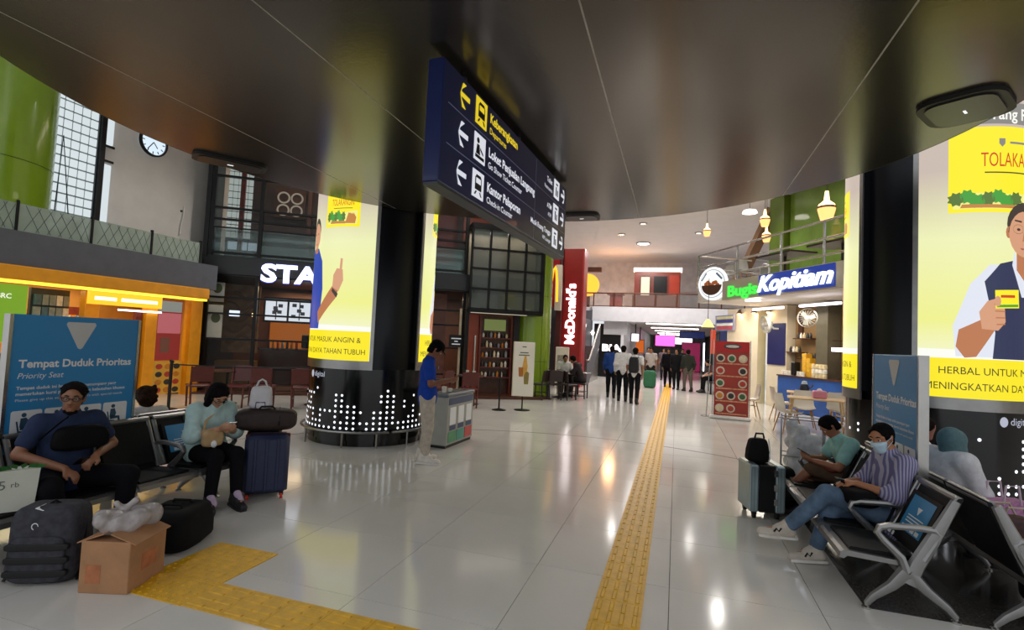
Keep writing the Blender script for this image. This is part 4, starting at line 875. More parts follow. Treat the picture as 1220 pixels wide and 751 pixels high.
lantern(*kp(-1.9, .6), 5.6, .8, 'small lantern beside the left end of the steel railing'); 
def dish(x, y, z, lb): t = thing('pendant_lamp', lb, 'lamp', (x, y, z)); MB().lathe([(.24, 0), (.20, .08), (.03, .13), (.001, .13)], n=18).obj('lamp_shade', M_lamp, t, smooth=True); MB().cyl((0, 0, .13), (0, 0, 6.9-z), .008, n=5).obj('lamp_cord', M_blackm, t)
dish(*kp(-1.95, 2.2), 6.35, 'white dome pendant lamp at the soffit edge beside the green pier')
add_light('AREA', (2.0, 1.6, 6.7), 70, (1, .86, .68), 3, parent=KP, sy=1.5)
for k, (x, l) in enumerate(((1.35, 'dark table upstairs at the middle of the steel railing'), (3.3, 'dark table upstairs near the billboard pillar'))):
    t = thing('upper_table', l, 'table', (*kp(x, 1.0), 3.55), R(-61.9)); bx('table_top', M_dch, t, -.7, .7, -.4, .4, .72, .77); MB().cyl((0, 0, 0), (0, 0, .72), .04, n=8).obj('table_leg', M_dch, t)
def shell_chair(label, x, y, rz, z=0, group='white shell chairs with wooden legs', first=[None], col=None, colm={}):
    if col is None and first[0]: return copy_tree(first[0], (x, y, z), rz, label, group)
    m = col or mat('shell_white', '#ddd5c6', rough=.35, ns=5, na=.03); ml = mat('beech_leg', '#a67a4c', rough=.5, ns=12, na=.2)
    t = thing('shell_chair', label, 'chair', (x, y, z), rz, group)
    prof = [(.22, .425), (.10, .415), (-.08, .42), (-.16, .45), (-.205, .56), (-.235, .70), (-.25, .82)]; wid = [.20, .225, .225, .22, .21, .20, .16]
    b = MB(); n = 8; vs = []; fs = []
    for (yy, zz), w_ in zip(prof, wid):
        for i in range(n+1):
            u = -1+2*i/n; vs.append((u*w_, yy+.05*(u*u)*(1 if zz > .5 else 0), zz+.05*(u*u)*(1 if zz < .5 else .2)))
    for r in range(len(prof)-1):
        for i in range(n): fs.append((r*(n+1)+i, r*(n+1)+i+1, (r+1)*(n+1)+i+1, (r+1)*(n+1)+i))
    N = len(vs); vs += [(a, c-.008, d-.012) for a, c, d in vs]; fs += [tuple(q+N for q in f)[::-1] for f in fs]
    b.add(vs, fs); b.obj('seat_shell', m, t, smooth='all')
    for sx in (-1, 1):
        for sy in (-1, 1): MB().tube([(sx*.13, sy*.11, .41), (sx*.22, sy*.20, 0)], [.016, .011], 6).obj('leg', ml, t)
    b = MB(); b.tube([(-.15, -.13, .30), (.15, .13, .30)], .006, 4); b.tube([(.15, -.13, .30), (-.15, .13, .30)], .006, 4); b.obj('brace', M_blackm, t)
    if col is None: first[0] = t
    return t
shell_chair('grey shell chair upstairs left of the dark table', *kp(.0, .7), R(200), 3.55, 'grey chairs upstairs', col=mat('shell_grey', '#8d8f8c', rough=.4, ns=5)); shell_chair('grey shell chair upstairs right of the green pier', *kp(-1.0, .9), R(160), 3.55, 'grey chairs upstairs', col=mat('shell_grey2', '#9c9a94', rough=.4, ns=5))
for k in range(3):
    t = thing('stand_fan', ['round fan upstairs beside the billboard pillar', 'lower round fan upstairs beside the billboard pillar', 'pale round fan behind the green lettering'][k], 'fan', (*kp((3.85, 4.15, 1.2)[k], (1.3, 1.1, .5)[k]), (4.55, 4.15, 3.85)[k]), R(-61.9))
    MB().lathe([(.20, -.03), (.22, 0), (.20, .03)], n=18, closed_prof=True).obj('fan_guard', mat('fan_white', '#c9c9c4', rough=.4, ns=5), t, rot=(PI/2, 0, 0)); MB().lathe([(.001, .01), (.17, .01)], n=18).obj('fan_blades', mat('fan_grey', '#8e9290', rough=.5, ns=5), t, rot=(PI/2, 0, 0)); MB().cyl((0, 0, -.2), (0, 0, {0: -1.0, 1: -.6, 2: -.3}[k]), .02, n=6).obj('fan_pole', M_steel2, t)
# ground floor interior
bx('back_wall', M_crm, KP, -.55, 5.0, 2.5, 2.6, 0, 3.1); bx('return_wall', M_crm, KP, -3.0, -1.32, 2.15, 2.45, 0, 3.1); bx('green_strip', M_lime, KP, -1.30, -.86, 2.5, 2.6, 0, 3.1); bx('pier', M_crm, KP, -.86, .02, 2.15, 2.5, 0, 3.1)
bx('blue_panel', M_bluep, KP, -.80, -.02, 2.12, 2.15, 1.28, 2.55)
bx('shelf_nook', mat('kopi_tan', '#8a6d48', rough=.6, ns=4), KP, .03, 3.2, 2.44, 2.5, .9, 3.05)
bx('dark_column', mat('kopi_olive', '#5b5544', rough=.5, ns=4), KP, 1.35, 1.75, 2.0, 2.4, 0, 3.05)
ct = bx('blue_counter', mat('counter_blue', '#1f4f9c', rough=.4, ns=2, na=.35), KP, .05, 3.2, 1.85, 2.2, 0, .98); tag(ct, 'blue printed counter front')
bx('counter_top', M_wood, KP, .03, 3.2, 1.82, 2.35, .98, 1.02)
for i in range(9): MB().lathe([(.001, 0), (.045, 0), (.045, .13), (.001, .13)], (.12+i*.10, 1.98, 1.02), 8).obj('white_cup', pr[6], KP, smooth=True)
yb = mat('yellow_box', '#d9a830', rough=.5, ns=9, na=.2)
for i in range(3):
    for j in range(5-i): bx('yellow_pack', yb, KP, .78+i*.16, .93+i*.16, 2.05, 2.25, 1.02+j*.13, 1.145+j*.13)
for i in range(4):
    for j in range(3): MB().lathe([(.001, 0), (.055, 0), (.055, .09), (.04, .12), (.001, .12)], (1.35+i*.13, 1.95, 1.02+j*.125), 8).obj('jar', pr[(2, 6)[j % 2]], KP, smooth=True)
b = MB(); b.cbox((.62, 1.98, 1.22), (.16, .2, .38), bev=.02); b.obj('grinder', M_blackm, KP)
for (x, z, w_) in ((.62, 2.10, .7), (.25, 1.70, .55), (.75, 1.52, .6), (1.5, 2.05, .5)):
    s = bx('wall_shelf', M_wood, KP, x-w_/2, x+w_/2, 2.15, 2.44, z-.025, z)
    for i in range(int(w_/.12)): MB().lathe([(.001, 0), (.04, 0), (.045, .09), (.02, .13), (.02, .16), (.001, .16)], (x-w_/2+.07+i*.12, 2.28, z), 8).obj('shelf_jar', pr[(4, 6, 2, 4)[i % 4]], s, smooth=True)
bx('wall_frame', M_wood, KP, .18, .36, 2.40, 2.44, 2.2, 2.85)
lt = bx('ceiling_tube', M_tubel, KP, .0, 1.25, 1.0, 1.08, 2.86, 2.92); bx('ceiling_tube', M_tubel, KP, 1.9, 3.2, 1.0, 1.08, 2.86, 2.92); bx('counter_lamp', M_tubel, KP, 2.0, 2.6, 1.9, 1.95, 1.75, 1.85)
MB().lathe([(.001, 0), (.2, 0), (.2, .03), (.001, .03)], (1.0, .3, 3.04), 16).obj('round_lamp', M_lamp, KP)
add_light('AREA', (1.4, 1.2, 2.8), 65, (1, .9, .74), 3.0, parent=KP, sy=1.2); add_light('AREA', (-1.6, 1.2, 2.8), 35, (1, .9, .78), 1.6, parent=KP, sy=1.2)
def wall_fan(x, y, z, rz, tilt, s, label):
    t = thing('wall_fan', label, 'fan', (x, y, z), rz); m = mat('fan_white', '#c9c9c4')
    f = MB(); f.lathe([(.21*s, -.05), (.225*s, 0), (.21*s, .05)], n=24); f = f.obj('guard_ring', m, t, smooth=True, rot=(PI/2+tilt, 0, 0))
    sp = MB()
    for k in range(18): a = k*PI/9; sp.tube([(.03*s*math.cos(a), .03*s*math.sin(a), .06), (.15*s*math.cos(a), .15*s*math.sin(a), .055), (.21*s*math.cos(a), .21*s*math.sin(a), .0)], .004, 4)
    sp.obj('guard_wires', m, t, kind='stuff', rot=(PI/2+tilt, 0, 0))
    for k in range(3):
        a = k*2*PI/3; MB().add([(.02, 0, .01), (.10*s*math.cos(a-.3), .10*s*math.sin(a-.3), .03), (.185*s*math.cos(a), .185*s*math.sin(a), .015), (.17*s*math.cos(a+.6), .17*s*math.sin(a+.6), -.02), (.06*s*math.cos(a+.8), .06*s*math.sin(a+.8), -.02)], [(0, 1, 2, 3, 4)]).obj('blade', mat('fan_blade', '#b3b6ae', rough=.3, ns=5), t, rot=(PI/2+tilt, 0, 0))
    MB().lathe([(.001, .07), (.045*s, .06), (.05*s, 0), (.06*s, -.1), (.05*s, -.2), (.001, -.22)], n=14).obj('motor', m, t, smooth=True, rot=(PI/2+tilt, 0, 0))
    MB().tube([(0, .15, -.03), (0, .25, -.12), (0, .38, -.12)], .03, 6).obj('bracket', m, t)
    return t
wall_fan(*kp(-.36, 1.72), 2.50, R(-75), R(12), 1.25, 'white wall fan turned sideways above the blue panel'); wall_fan(*kp(1.55, 1.55), 2.62, R(-30), 0, 1.15, 'round white wall fan beside the billboard pillar')
for k, x in enumerate((-2.2, -1.42, -.72)):
    t = thing('wall_sconce', ['warm wall sconce on the cream wall above the menu stand', 'warm wall sconce beside the green strip', 'warm wall sconce above the blue panel'][k], 'lamp', (*kp(x, 2.06), 2.92), R(-61.9), 'warm sconces of the coffee shop')
    MB().lathe([(.04, .12), (.10, 0), (.085, 0), (.03, .11)], n=12, closed_prof=True).obj('sconce_shade', M_wood, t, smooth=True); MB().ball((0, 0, -.01), .055, 10, 6).obj('bulb', M_lampw, t, smooth=True); MB().tube([(0, 0, .12), (0, .08, .14)], .015, 5).obj('sconce_arm', M_wood, t)
    add_light('POINT', (0, -.05, -.08), 5, (1, .7, .4), .05, parent=t)
bx('striped_sign', mat('striped_sign', '#8d94b8', rough=.5, ns=4), KP, -3.6, -2.5, 2.05, 2.12, 2.35, 2.9)
for i, c in enumerate(('#c44848', '#e8e6e0', '#3c3f8a', '#d8d4a0')): bx('sign_stripe', mat('stripe'+c[1:], c, rough=.5, ns=4), KP, -3.5, -2.55, 2.03, 2.05, 2.40+i*.12, 2.49+i*.12)
# menu stand
MN = thing('menu_stand', 'tall red roll up menu banner with photos of dishes', 'banner stand', (1.27, 13.63, 0), R(-5))
b = MB(); b.cbox((0, 0, .04), (.92, .28, .07), bev=.02); b.obj('banner_base', mat('banner_base', '#d8d6d2', rough=.3, ns=4), MN)
pl = bx('banner_sheet', mat('banner_red', '#9a3226', rough=.45, ns=2, na=.15), MN, -.37, .40, -.012, .0, .08, 1.87); bx('banner_header', mat('banner_header', '#b01c1c', rough=.45, ns=2), pl, -.37, .40, -.016, -.012, 1.62, 1.87)
MB().ball((.02, -.018, 1.75), (.20, .006, .07), 16, 6).obj('header_logo', mat('logo_dark', '#4a4040', rough=.4, ns=5), pl); MB().ball((.02, -.022, 1.75), (.15, .006, .035), 14, 6).obj('header_logo', mat('logo_pale', '#c9c2ba', rough=.4, ns=5), pl)
for j in range(5):
    for i in range(3):
        if (i, j) in ((1, 1), (1, 2), (2, 4)): continue
        c = (-.24+i*.25, -.018, 1.46-j*.30); MB().ball(c, (.10, .006, .10), 14, 6).obj('dish_plate', mat('plate_cream', '#cdbfae', rough=.4, ns=5), pl); MB().ball((c[0], -.024, c[2]), (.068, .006, .066), 12, 6).obj('dish_food', pr[(4, 1, 7, 5, 2)[(i*2+j) % 5]], pl)
for j in range(5): bx('dish_caption', mat('caption_tan', '#c98d6a', rough=.5, ns=20, na=.4), pl, -.33, .36, -.014, -.012, 1.46-j*.30-.145, 1.46-j*.30-.115)
for x in (-.40, .42): MB().tube([(x, .02, .07), (x, .02, 1.9)], .012, 6).obj('side_pole', M_steel2, MN)
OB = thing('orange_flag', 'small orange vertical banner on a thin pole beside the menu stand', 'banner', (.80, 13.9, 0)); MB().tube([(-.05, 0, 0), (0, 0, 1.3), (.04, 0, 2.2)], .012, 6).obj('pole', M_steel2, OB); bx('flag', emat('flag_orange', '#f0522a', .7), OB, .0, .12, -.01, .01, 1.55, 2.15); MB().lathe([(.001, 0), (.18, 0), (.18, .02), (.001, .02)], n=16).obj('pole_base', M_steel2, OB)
YP = thing('pendant_lamp', 'yellow cone pendant lamp hanging left of the menu stand', 'lamp', (.78, 14.8, 2.25)); MB().lathe([(.17, 0), (.04, .2), (.001, .22)], n=16).obj('lamp_shade', emat('yellow_shade', '#ffe08a', 1.5), YP, smooth=True); MB().cyl((0, 0, .2), (0, 0, 1.3), .008, n=5).obj('lamp_cord', M_blackm, YP)
# tables and chairs of the coffee shop
def plain_table(label, x, y, rz=0, w_=.75, d_=.75, z=.73):
    t = thing('dining_table', label, 'table', (x, y, 0), rz, 'pale dining tables'); m = mat('table_birch', '#c9a878', rough=.4, ns=8); b = MB(); b.cbox((0, 0, z-.015), (w_, d_, .03), bev=.01); b.obj('table_top', m, t)
    for sx in (-1, 1):
        for sy in (-1, 1): MB().tube([(sx*w_*.40, sy*d_*.40, z-.03), (sx*w_*.46, sy*d_*.46, 0)], [.02, .014], 6).obj('leg', m, t)
plain_table('pale dining table with a pink tissue box', 2.85, 12.5, R(-10), 1.1, .7); plain_table('pale dining table behind the one with the pink tissue box', 3.1, 14.2, R(-10), 1.0, .7)
sc = [('white shell chair in front left of the table with the pink box', 2.25, 12.15, -75), ('white shell chair at the right end of the table with the pink box', 3.35, 12.0, 60), ('white shell chair beyond the table with the pink box, facing the camera', 2.75, 13.15, 175), ('white shell chair beyond the table, beside the billboard pillar', 3.45, 13.1, 190), ('white shell chair beside the cream wall and blue panel', 2.45, 14.1, -85), ('white shell chair right behind the menu stand', 1.80, 14.4, 95), ('white shell chair half hidden by the pillar, before the blue counter', 3.75, 12.9, 120)]
for l, x, y, a in sc: shell_chair(l, x, y, R(a))
pk = thing('tissue_box', 'pink tissue box on the pale dining table', 'tissue box', (2.9, 12.5, .73)); b = MB(); b.cbox((0, 0, .08), (.26, .16, .16), bev=.02); b.obj('box_body', mat('tissue_pink', '#d98aa0', rough=.5, ns=6), pk); b = MB(); b.ball((0, 0, .17), (.05, .03, .04), 8, 6); b.obj('tissue', pr[6], pk)
kt = thing('kettle', 'blue and white kettle on the table behind the pink tissue box', 'kettle', (2.95, 14.1, .73)); MB().lathe([(.001, 0), (.10, 0), (.11, .1), (.07, .2), (.001, .22)], n=14).obj('body', mat('kettle_navy', '#1d2438', rough=.3, ns=5), kt, smooth=True); MB().lathe([(.07, .2), (.05, .27), (.001, .28)], n=14).obj('lid', mat('kettle_white', '#cfe0ea', rough=.3, ns=5), kt, smooth=True); MB().tube([(.1, 0, .1), (.18, 0, .16), (.16, 0, .2)], .018, 6).obj('spout', mat('kettle_navy', '#1d2438'), kt)
# ================================================================== figures: implicit surfaces
def surf(prims, vox, k=.03, cut=None):
    """prims: (a, b, ra, rb, axis|None, flat, op) rounded cones; returns verts, quads of the blended surface"""
    lo = np.min([np.minimum(p[0], p[1])-max(p[2], p[3]) for p in prims if p[6] == '+'], 0)-3*vox-k
    hi = np.max([np.maximum(p[0], p[1])+max(p[2], p[3]) for p in prims if p[6] == '+'], 0)+3*vox+k
    n = np.ceil((hi-lo)/vox).astype(int)+1
    D = np.full(n, 1.0, np.float32)
    ax = [lo[i]+np.arange(n[i])*vox for i in range(3)]
    for a, b, ra, rb, nx, fl, op in prims:
        m = max(ra, rb)+k+2.5*vox
        i0 = np.maximum(0, np.floor((np.minimum(a, b)-m-lo)/vox).astype(int)); i1 = np.minimum(n, np.ceil((np.maximum(a, b)+m-lo)/vox).astype(int)+1)
        if np.any(i1 <= i0): continue
        X, Y, Z = np.meshgrid(ax[0][i0[0]:i1[0]], ax[1][i0[1]:i1[1]], ax[2][i0[2]:i1[2]], indexing='ij')
        ab = b-a; L2 = float(ab@ab)+1e-9
        t = np.clip(((X-a[0])*ab[0]+(Y-a[1])*ab[1]+(Z-a[2])*ab[2])/L2, 0, 1)
        qx, qy, qz = X-a[0]-t*ab[0], Y-a[1]-t*ab[1], Z-a[2]-t*ab[2]
        if nx is not None:
            dn = (qx*nx[0]+qy*nx[1]+qz*nx[2])*(fl-1); qx = qx+dn*nx[0]; qy = qy+dn*nx[1]; qz = qz+dn*nx[2]
        d = np.sqrt(qx*qx+qy*qy+qz*qz)-(ra+(rb-ra)*t)
        S = D[i0[0]:i1[0], i0[1]:i1[1], i0[2]:i1[2]]
        if op == '+':
            h = np.clip(.5+.5*(S-d)/k, 0, 1); S[:] = S*(1-h)+d*h-k*h*(1-h)
        else: S[:] = np.maximum(S, -d)
    if cut:
        X, Y, Z = np.meshgrid(*ax, indexing='ij')
        for (pt, nn) in cut: D = np.maximum(D, (X-pt[0])*nn[0]+(Y-pt[1])*nn[1]+(Z-pt[2])*nn[2])
    s = D < 0
    c = np.zeros(np.array(n)-1, np.int8)
    for dx in (0, 1):
        for dy in (0, 1):
            for dz in (0, 1): c += s[dx:n[0]-1+dx, dy:n[1]-1+dy, dz:n[2]-1+dz]
    act = (c > 0) & (c < 8); idx = np.argwhere(act)
    vid = np.full(act.shape, -1, np.int64); vid[act] = np.arange(len(idx))
    P = np.zeros((len(idx), 3)); C = np.zeros(len(idx))
    cor = [(x, y, z) for x in (0, 1) for y in (0, 1) for z in (0, 1)]
    for i in range(8):
        for j in range(i+1, 8):
            if sum(abs(cor[i][q]-cor[j][q]) for q in range(3)) != 1: continue
            A = D[idx[:,0]+cor[i][0], idx[:,1]+cor[i][1], idx[:,2]+cor[i][2]]; B = D[idx[:,0]+cor[j][0], idx[:,1]+cor[j][1], idx[:,2]+cor[j][2]]
            m = (A < 0) != (B < 0); t = np.where(m, A/np.where(m, A-B, 1), 0)
            P += m[:,None]*(np.array(cor[i])+t[:,None]*(np.array(cor[j])-np.array(cor[i]))); C += m
    V = lo+(idx+P/np.maximum(C, 1)[:,None])*vox
    F = []
    for q in range(3):
        u, v = (q+1) % 3, (q+2) % 3; sl0 = [slice(None)]*3; sl1 = [slice(None)]*3; sl0[q] = slice(0, n[q]-1); sl1[q] = slice(1, n[q])
        a, b = s[tuple(sl0)], s[tuple(sl1)]; e = np.argwhere(a != b)
        e = e[(e[:,u] > 0) & (e[:,v] > 0) & (e[:,u] < n[u]-1) & (e[:,v] < n[v]-1)]
        if not len(e): continue
        ins = a[e[:,0], e[:,1], e[:,2]]; quad = []
        for du, dv in ((-1, -1), (0, -1), (0, 0), (-1, 0)):
            w_ = e.copy(); w_[:,u] += du; w_[:,v] += dv; quad.append(vid[w_[:,0], w_[:,1], w_[:,2]])
        Q = np.stack(quad, 1); Q[~ins] = Q[~ins][:, ::-1]; F.append(Q)
    F = np.concatenate(F); F = F[(F >= 0).all(1)]
    return V, F
def surf_obj(name, prims, vox, m, parent, k=.03, cut=None, **props):
    V, F = surf(prims, vox, k, cut)
    me = bpy.data.meshes.new(name); me.vertices.add(len(V)); me.vertices.foreach_set('co', V.astype(np.float32).ravel())
    me.loops.add(len(F)*4); me.polygons.add(len(F)); me.loops.foreach_set('vertex_index', F.ravel().astype(np.int32))
    me.polygons.foreach_set('loop_start', np.arange(0, len(F)*4, 4, dtype=np.int32)); me.polygons.foreach_set('use_smooth', np.ones(len(F), bool))
    me.materials.append(m); me.update(calc_edges=True); me.validate()
    return link(name, me, parent, **props)
def A3(*v): return np.array(v[0] if len(v) == 1 else v, float)
def pr_(a, b, ra, rb=None, nx=None, fl=1., op='+'):
    return (A3(a), A3(b), ra, ra if rb is None else rb, None if nx is None else A3(nx)/np.linalg.norm(A3(nx)), fl, op)
def nrm(v): v = A3(v); return v/(np.linalg.norm(v)+1e-9)
def skinmat(c): return mat('skin_'+c[1:], c, rough=.5, ns=30, na=.06)
def person(label, loc, face, J, group=None, skin='#a8734f', vox=.011, top=None, bottom=None, shoes=None, hair='#14100e', hairstyle='short', sleeve='short', s=1.0, extra=None, hem=.0, hands='curl', head_turn=0, head_nod=0, headscarf=None, mask=None, glasses=False, cap=None, build=1.0, pad=.014, trouser_end=.06, name='person', cat='person', wide=1.0, detail=True):
    """J: joints in the figure's own frame (forward +y, left -x, up z)"""
    t = thing(name, label, cat, loc, face, group)
    t.scale = (s, s, s)
    j = {k: A3(v) for k, v in J.items()}
    sk = skinmat(skin); B = build
    pel, che, nec, hd = j['pelvis'], j['chest'], j['neck'], j['head']
    spine = nrm(che-pel); side = nrm(j['shR']-j['shL']); fwd = nrm(np.cross(spine, side))*1.0
    if fwd[1] < -.2 and False: fwd = -fwd
    waist = pel*.5+che*.5
    torso = lambda p: [pr_(pel-side*.075, pel+side*.075, (.118+p)*B, None, fwd, 1.25/B**.3), pr_(pel, waist, (.135+p)*B, (.128+p)*B, fwd, 1.3/B**.5), pr_(waist-side*.04, che-side*.055, (.105+p)*B, (.115+p), fwd, 1.2/B**.4), pr_(waist+side*.04, che+side*.055, (.105+p)*B, (.115+p), fwd, 1.2/B**.4), pr_(j['shL']*.92+che*.08, j['shR']*.92+che*.08, .062+p, None)]
    arms = lambda p, f0=0, f1=1: sum([[pr_(j['sh'+q], j['el'+q], .052+p, .043+p)] for q in 'LR'], [])
    # ---- body
    b = torso(-.012)
    b += [pr_(che+spine*.06, nec, .06, .054), pr_(nec, hd-(hd-nec)*.25, .053, .05)]
    for q in 'LR':
        b += [pr_(j['sh'+q], j['el'+q], .046, .040), pr_(j['el'+q], j['wr'+q], .040, .027)]
        b += [pr_(j['hip'+q], j['kn'+q], .078, .055), pr_(j['kn'+q], j['an'+q], .054, .036), pr_(j['an'+q], j['to'+q], .028, .020)]
    for q in 'LR':          # hands: palm, four unequal fingers, thumb
        w0, e0 = j['wr'+q], j['el'+q]; d = nrm(j.get('hd'+q, w0-e0)); pn = j.get('pn'+q, A3(0, 0, -1)); pn = nrm(pn-d*(pn@d)); sd = np.cross(pn, d)*(1 if q == 'R' else -1)
        b += [pr_(w0, w0+d*.075, .026, .036, pn, 1.9)]
        cr = {'curl': .75, 'flat': .15, 'grip': 1.25}[j['grip'+q][0] if False else hands]
        for f, (off, ln) in enumerate(zip((-.030, -.010, .010, .029), (.068, .078, .072, .055))):
            p0 = w0+d*.078+sd*-off; a1 = cr*.55; a2 = cr*1.25
            p1 = p0+(d*math.cos(a1)+pn*math.sin(a1))*ln*.5; p2 = p1+(d*math.cos(a2)+pn*math.sin(a2))*ln*.5
            b += [pr_(p0-d*.01, p1, .0092, .0088), pr_(p1, p2, .0088, .0075)]
        th0 = w0+d*.025+sd*.03; th1 = th0+nrm(d*.75+sd*.6+pn*.35)*.042; th2 = th1+nrm(d*.95+pn*.4)*.032
        b += [pr_(th0, th1, .013, .011), pr_(th1, th2, .011, .009)]
    # ---- head frame
    hf = nrm(fwd*1.0); hz = A3(0, 0, 1); up = nrm(hd-nec)*.35+hz*.65; up = nrm(up)
    hf = hf-up*(hf@up); hf = nrm(hf); ca, sa = math.cos(head_turn), math.sin(head_turn); hr = np.cross(hf, up); hf, hr = hf*ca+hr*sa, hr*ca-hf*sa
    ca, sa = math.cos(head_nod), math.sin(head_nod); hf, up = hf*ca-up*sa, up*ca+hf*sa
    c = hd
    H_ = lambda x, y, z: c+hr*x+hf*y+up*z
    b += [pr_(H_(0, -.012, .035), H_(0, .018, .03), .078, .074, hr, 1.09), pr_(H_(0, .03, -.02), H_(0, .048, -.075), .058, .036), pr_(H_(0, .0, -.03), H_(0, .01, -.06), .06, .05)]
    if detail:
        b += [pr_(H_(0, .088, .012), H_(0, .104, -.022), .009, .013), pr_(H_(-.016, .088, -.026), H_(.016, .088, -.026), .010), pr_(H_(-.05, .068, .026), H_(.05, .068, .026), .017), pr_(H_(-.022, .076, -.055), H_(.022, .076, -.055), .013), pr_(H_(0, .066, -.088), H_(0, .07, -.09), .019)]
        for q in (-1, 1): b += [pr_(H_(q*.079, -.008, .02), H_(q*.076, -.004, -.025), .014, .010, hr, 1.6)]
    body = surf_obj('body', b, vox, sk, t, k=.016)
    if detail:
        ew = mat('eye_white', '#d8d2ca', rough=.3, ns=5); ek = mat('eye_dark', '#120c0a', rough=.2, ns=5)
        for q in (-1, 1):
            e = MB(); e.ball(H_(q*.031, .081, .008), .0105, 8, 6); eo = e.obj('eye', ew, body, smooth=True); e = MB(); e.ball(H_(q*.031, .0875, .008), .0068, 8, 6); e.obj('iris', ek, eo, smooth=True) if False else e.obj('eye', ek, body, smooth=True)
            e = MB(); e.tube([H_(q*.014, .094, .030), H_(q*.032, .092, .036), H_(q*.05, .079, .030)], [.003, .0045, .002], 5); e.obj('eyebrow', mat('hair_'+hair[1:], hair, rough=.85, ns=40, na=.35, bump=.3, bs=120, spec=.08), body)
        if not mask: e = MB(); e.tube([H_(-.024, .083, -.052), H_(0, .093, -.053), H_(.024, .083, -.052)], [.002, .0055, .002], 5); e.obj('mouth', mat('lip', '#7d4238', rough=.45, ns=6), body)
    # ---- hair / headwear
    hm = mat('hair_'+hair[1:], hair, rough=.85, ns=40, na=.35, bump=.3, bs=120, spec=.08)
    skull = [pr_(H_(0, -.018, .042), H_(0, .014, .040), .088, .081, hr, 1.03)]
    rn = random.Random(len(label)); vh = max(vox*.7, .007)
    def tuft(n, r0, zlo):
        out = []
        for _ in range(n):
            a = rn.uniform(0, 2*PI); e = rn.uniform(.15, 1.35); rr = r0
            q = (rr*math.cos(a)*math.cos(e), -.004+rr*math.sin(a)*math.cos(e), .042+rr*math.sin(e)); dd = rn.uniform(-.025, .025)
            out.append(pr_(H_(*q), H_(q[0]*1.0+dd, q[1]+.02, q[2]-.012), .012, .007))
        return out
    face_cut = [pr_(H_(0, .102, .026), H_(0, .105, -.12), .066, .080, None, 1, '-')]
    if hairstyle in ('short', 'crop'):
        surf_obj('hair', skull+[pr_(H_(0, -.03, .0), H_(0, -.035, -.03), .075, .064)]+(tuft(34, .078, 0) if detail else [])+face_cut, vh, hm, t, k=.012, cut=[(H_(0, -.02, -.06), nrm(-up*.9+hf*.3)), (H_(0, .03, -.02), nrm(hf*.8-up*.6))])
    elif hairstyle == 'bob':
        surf_obj('hair', skull+[pr_(H_(0, -.03, .02), H_(0, -.045, -.11), .088, .078)]+[pr_(H_(q*.060, .012, .03), H_(q*.066, .005, -.12), .040, .034) for q in (-1, 1)]+tuft(20, .08, 0)+[pr_(H_(0, .115, .005), H_(0, .12, -.12), .072, .085, None, 1, '-')], vh, hm, t, k=.015)
    elif hairstyle == 'bushy':
        surf_obj('hair', skull+[pr_(H_(0, -.05, .04), H_(0, -.05, -.05), .10, .085)]+[pr_(H_(rn.uniform(-.09, .09), rn.uniform(-.13, .02), rn.uniform(-.07, .10)), H_(rn.uniform(-.09, .09), rn.uniform(-.13, .0), rn.uniform(-.07, .10)), .022) for _ in range(40)]+face_cut, max(vox*.8, .01), hm, t, k=.02)
    if headscarf:
        hmz = mat('scarf_'+headscarf[1:], headscarf, rough=.8, ns=25, na=.15, bump=.3, bs=60)
        surf_obj('headscarf', [pr_(H_(0, -.02, .04), H_(0, .01, .036), .102, .096), pr_(H_(0, -.02, .0), nec, .094, .085), pr_(nec+fwd*.02, che+spine*.08+fwd*.05, .085, .07), pr_(nec-fwd*.02, che+spine*.10-fwd*.03, .085, .08), pr_(H_(0, .08, .06), H_(0, .14, -.12), .03, .062, None, 1, '-'), pr_(H_(0, .11, .02), H_(0, .12, -.06), .065, .06, None, 1, '-')], max(vox*.8, .011), hmz, t, k=.04)
    if cap:
        cm = mat('cap_'+cap[1:], cap, rough=.9, ns=20, spec=.1)
        surf_obj('cap', [pr_(H_(0, -.015, .055), H_(0, .014, .055), .094, .09)], max(vox*.8, .009), cm, t, k=.02, cut=[(H_(0, 0, .055), nrm(-up))])
        e = MB(); P_ = [H_(.085*math.sin(a*PI/10), .06+.085*math.cos(a*PI/10)*1.05, .062-.03*math.cos(a*PI/10)) for a in range(-5, 6)]; Q_ = [H_(.08*math.sin(a*PI/10), .05+.02*math.cos(a*PI/10), .068) for a in range(-5, 6)]
        N = len(P_); e.add(list(P_)+list(Q_)+[p-up*.008 for p in P_]+[p-up*.008 for p in Q_], [(i, i+1, N+i+1, N+i) for i in range(N-1)]+[(2*N+i+1, 2*N+i, 3*N+i, 3*N+i+1) for i in range(N-1)]+[(i+1, i, 2*N+i, 2*N+i+1) for i in range(N-1)]); e.obj('cap_brim', cm, t)
    if mask:
        mm = mat('mask_'+mask[1:], mask, rough=.8, ns=30, na=.05)
        surf_obj('face_mask', [pr_(H_(0, .055, -.03), H_(0, .052, -.075), .062, .046), pr_(H_(0, .10, -.03), H_(0, .09, -.055), .022, .02)], .009, mm, t, k=.02, cut=[(H_(0, .03, 0), -hf), (H_(0, 0, -.010), up)])
        for q in (-1, 1): e = MB(); e.tube([H_(q*.055, .055, -.02), H_(q*.082, .0, .015)], .0025, 4); e.tube([H_(q*.05, .05, -.075), H_(q*.082, .0, -.02)], .0025, 4); e.obj('mask_strap', mm, t)
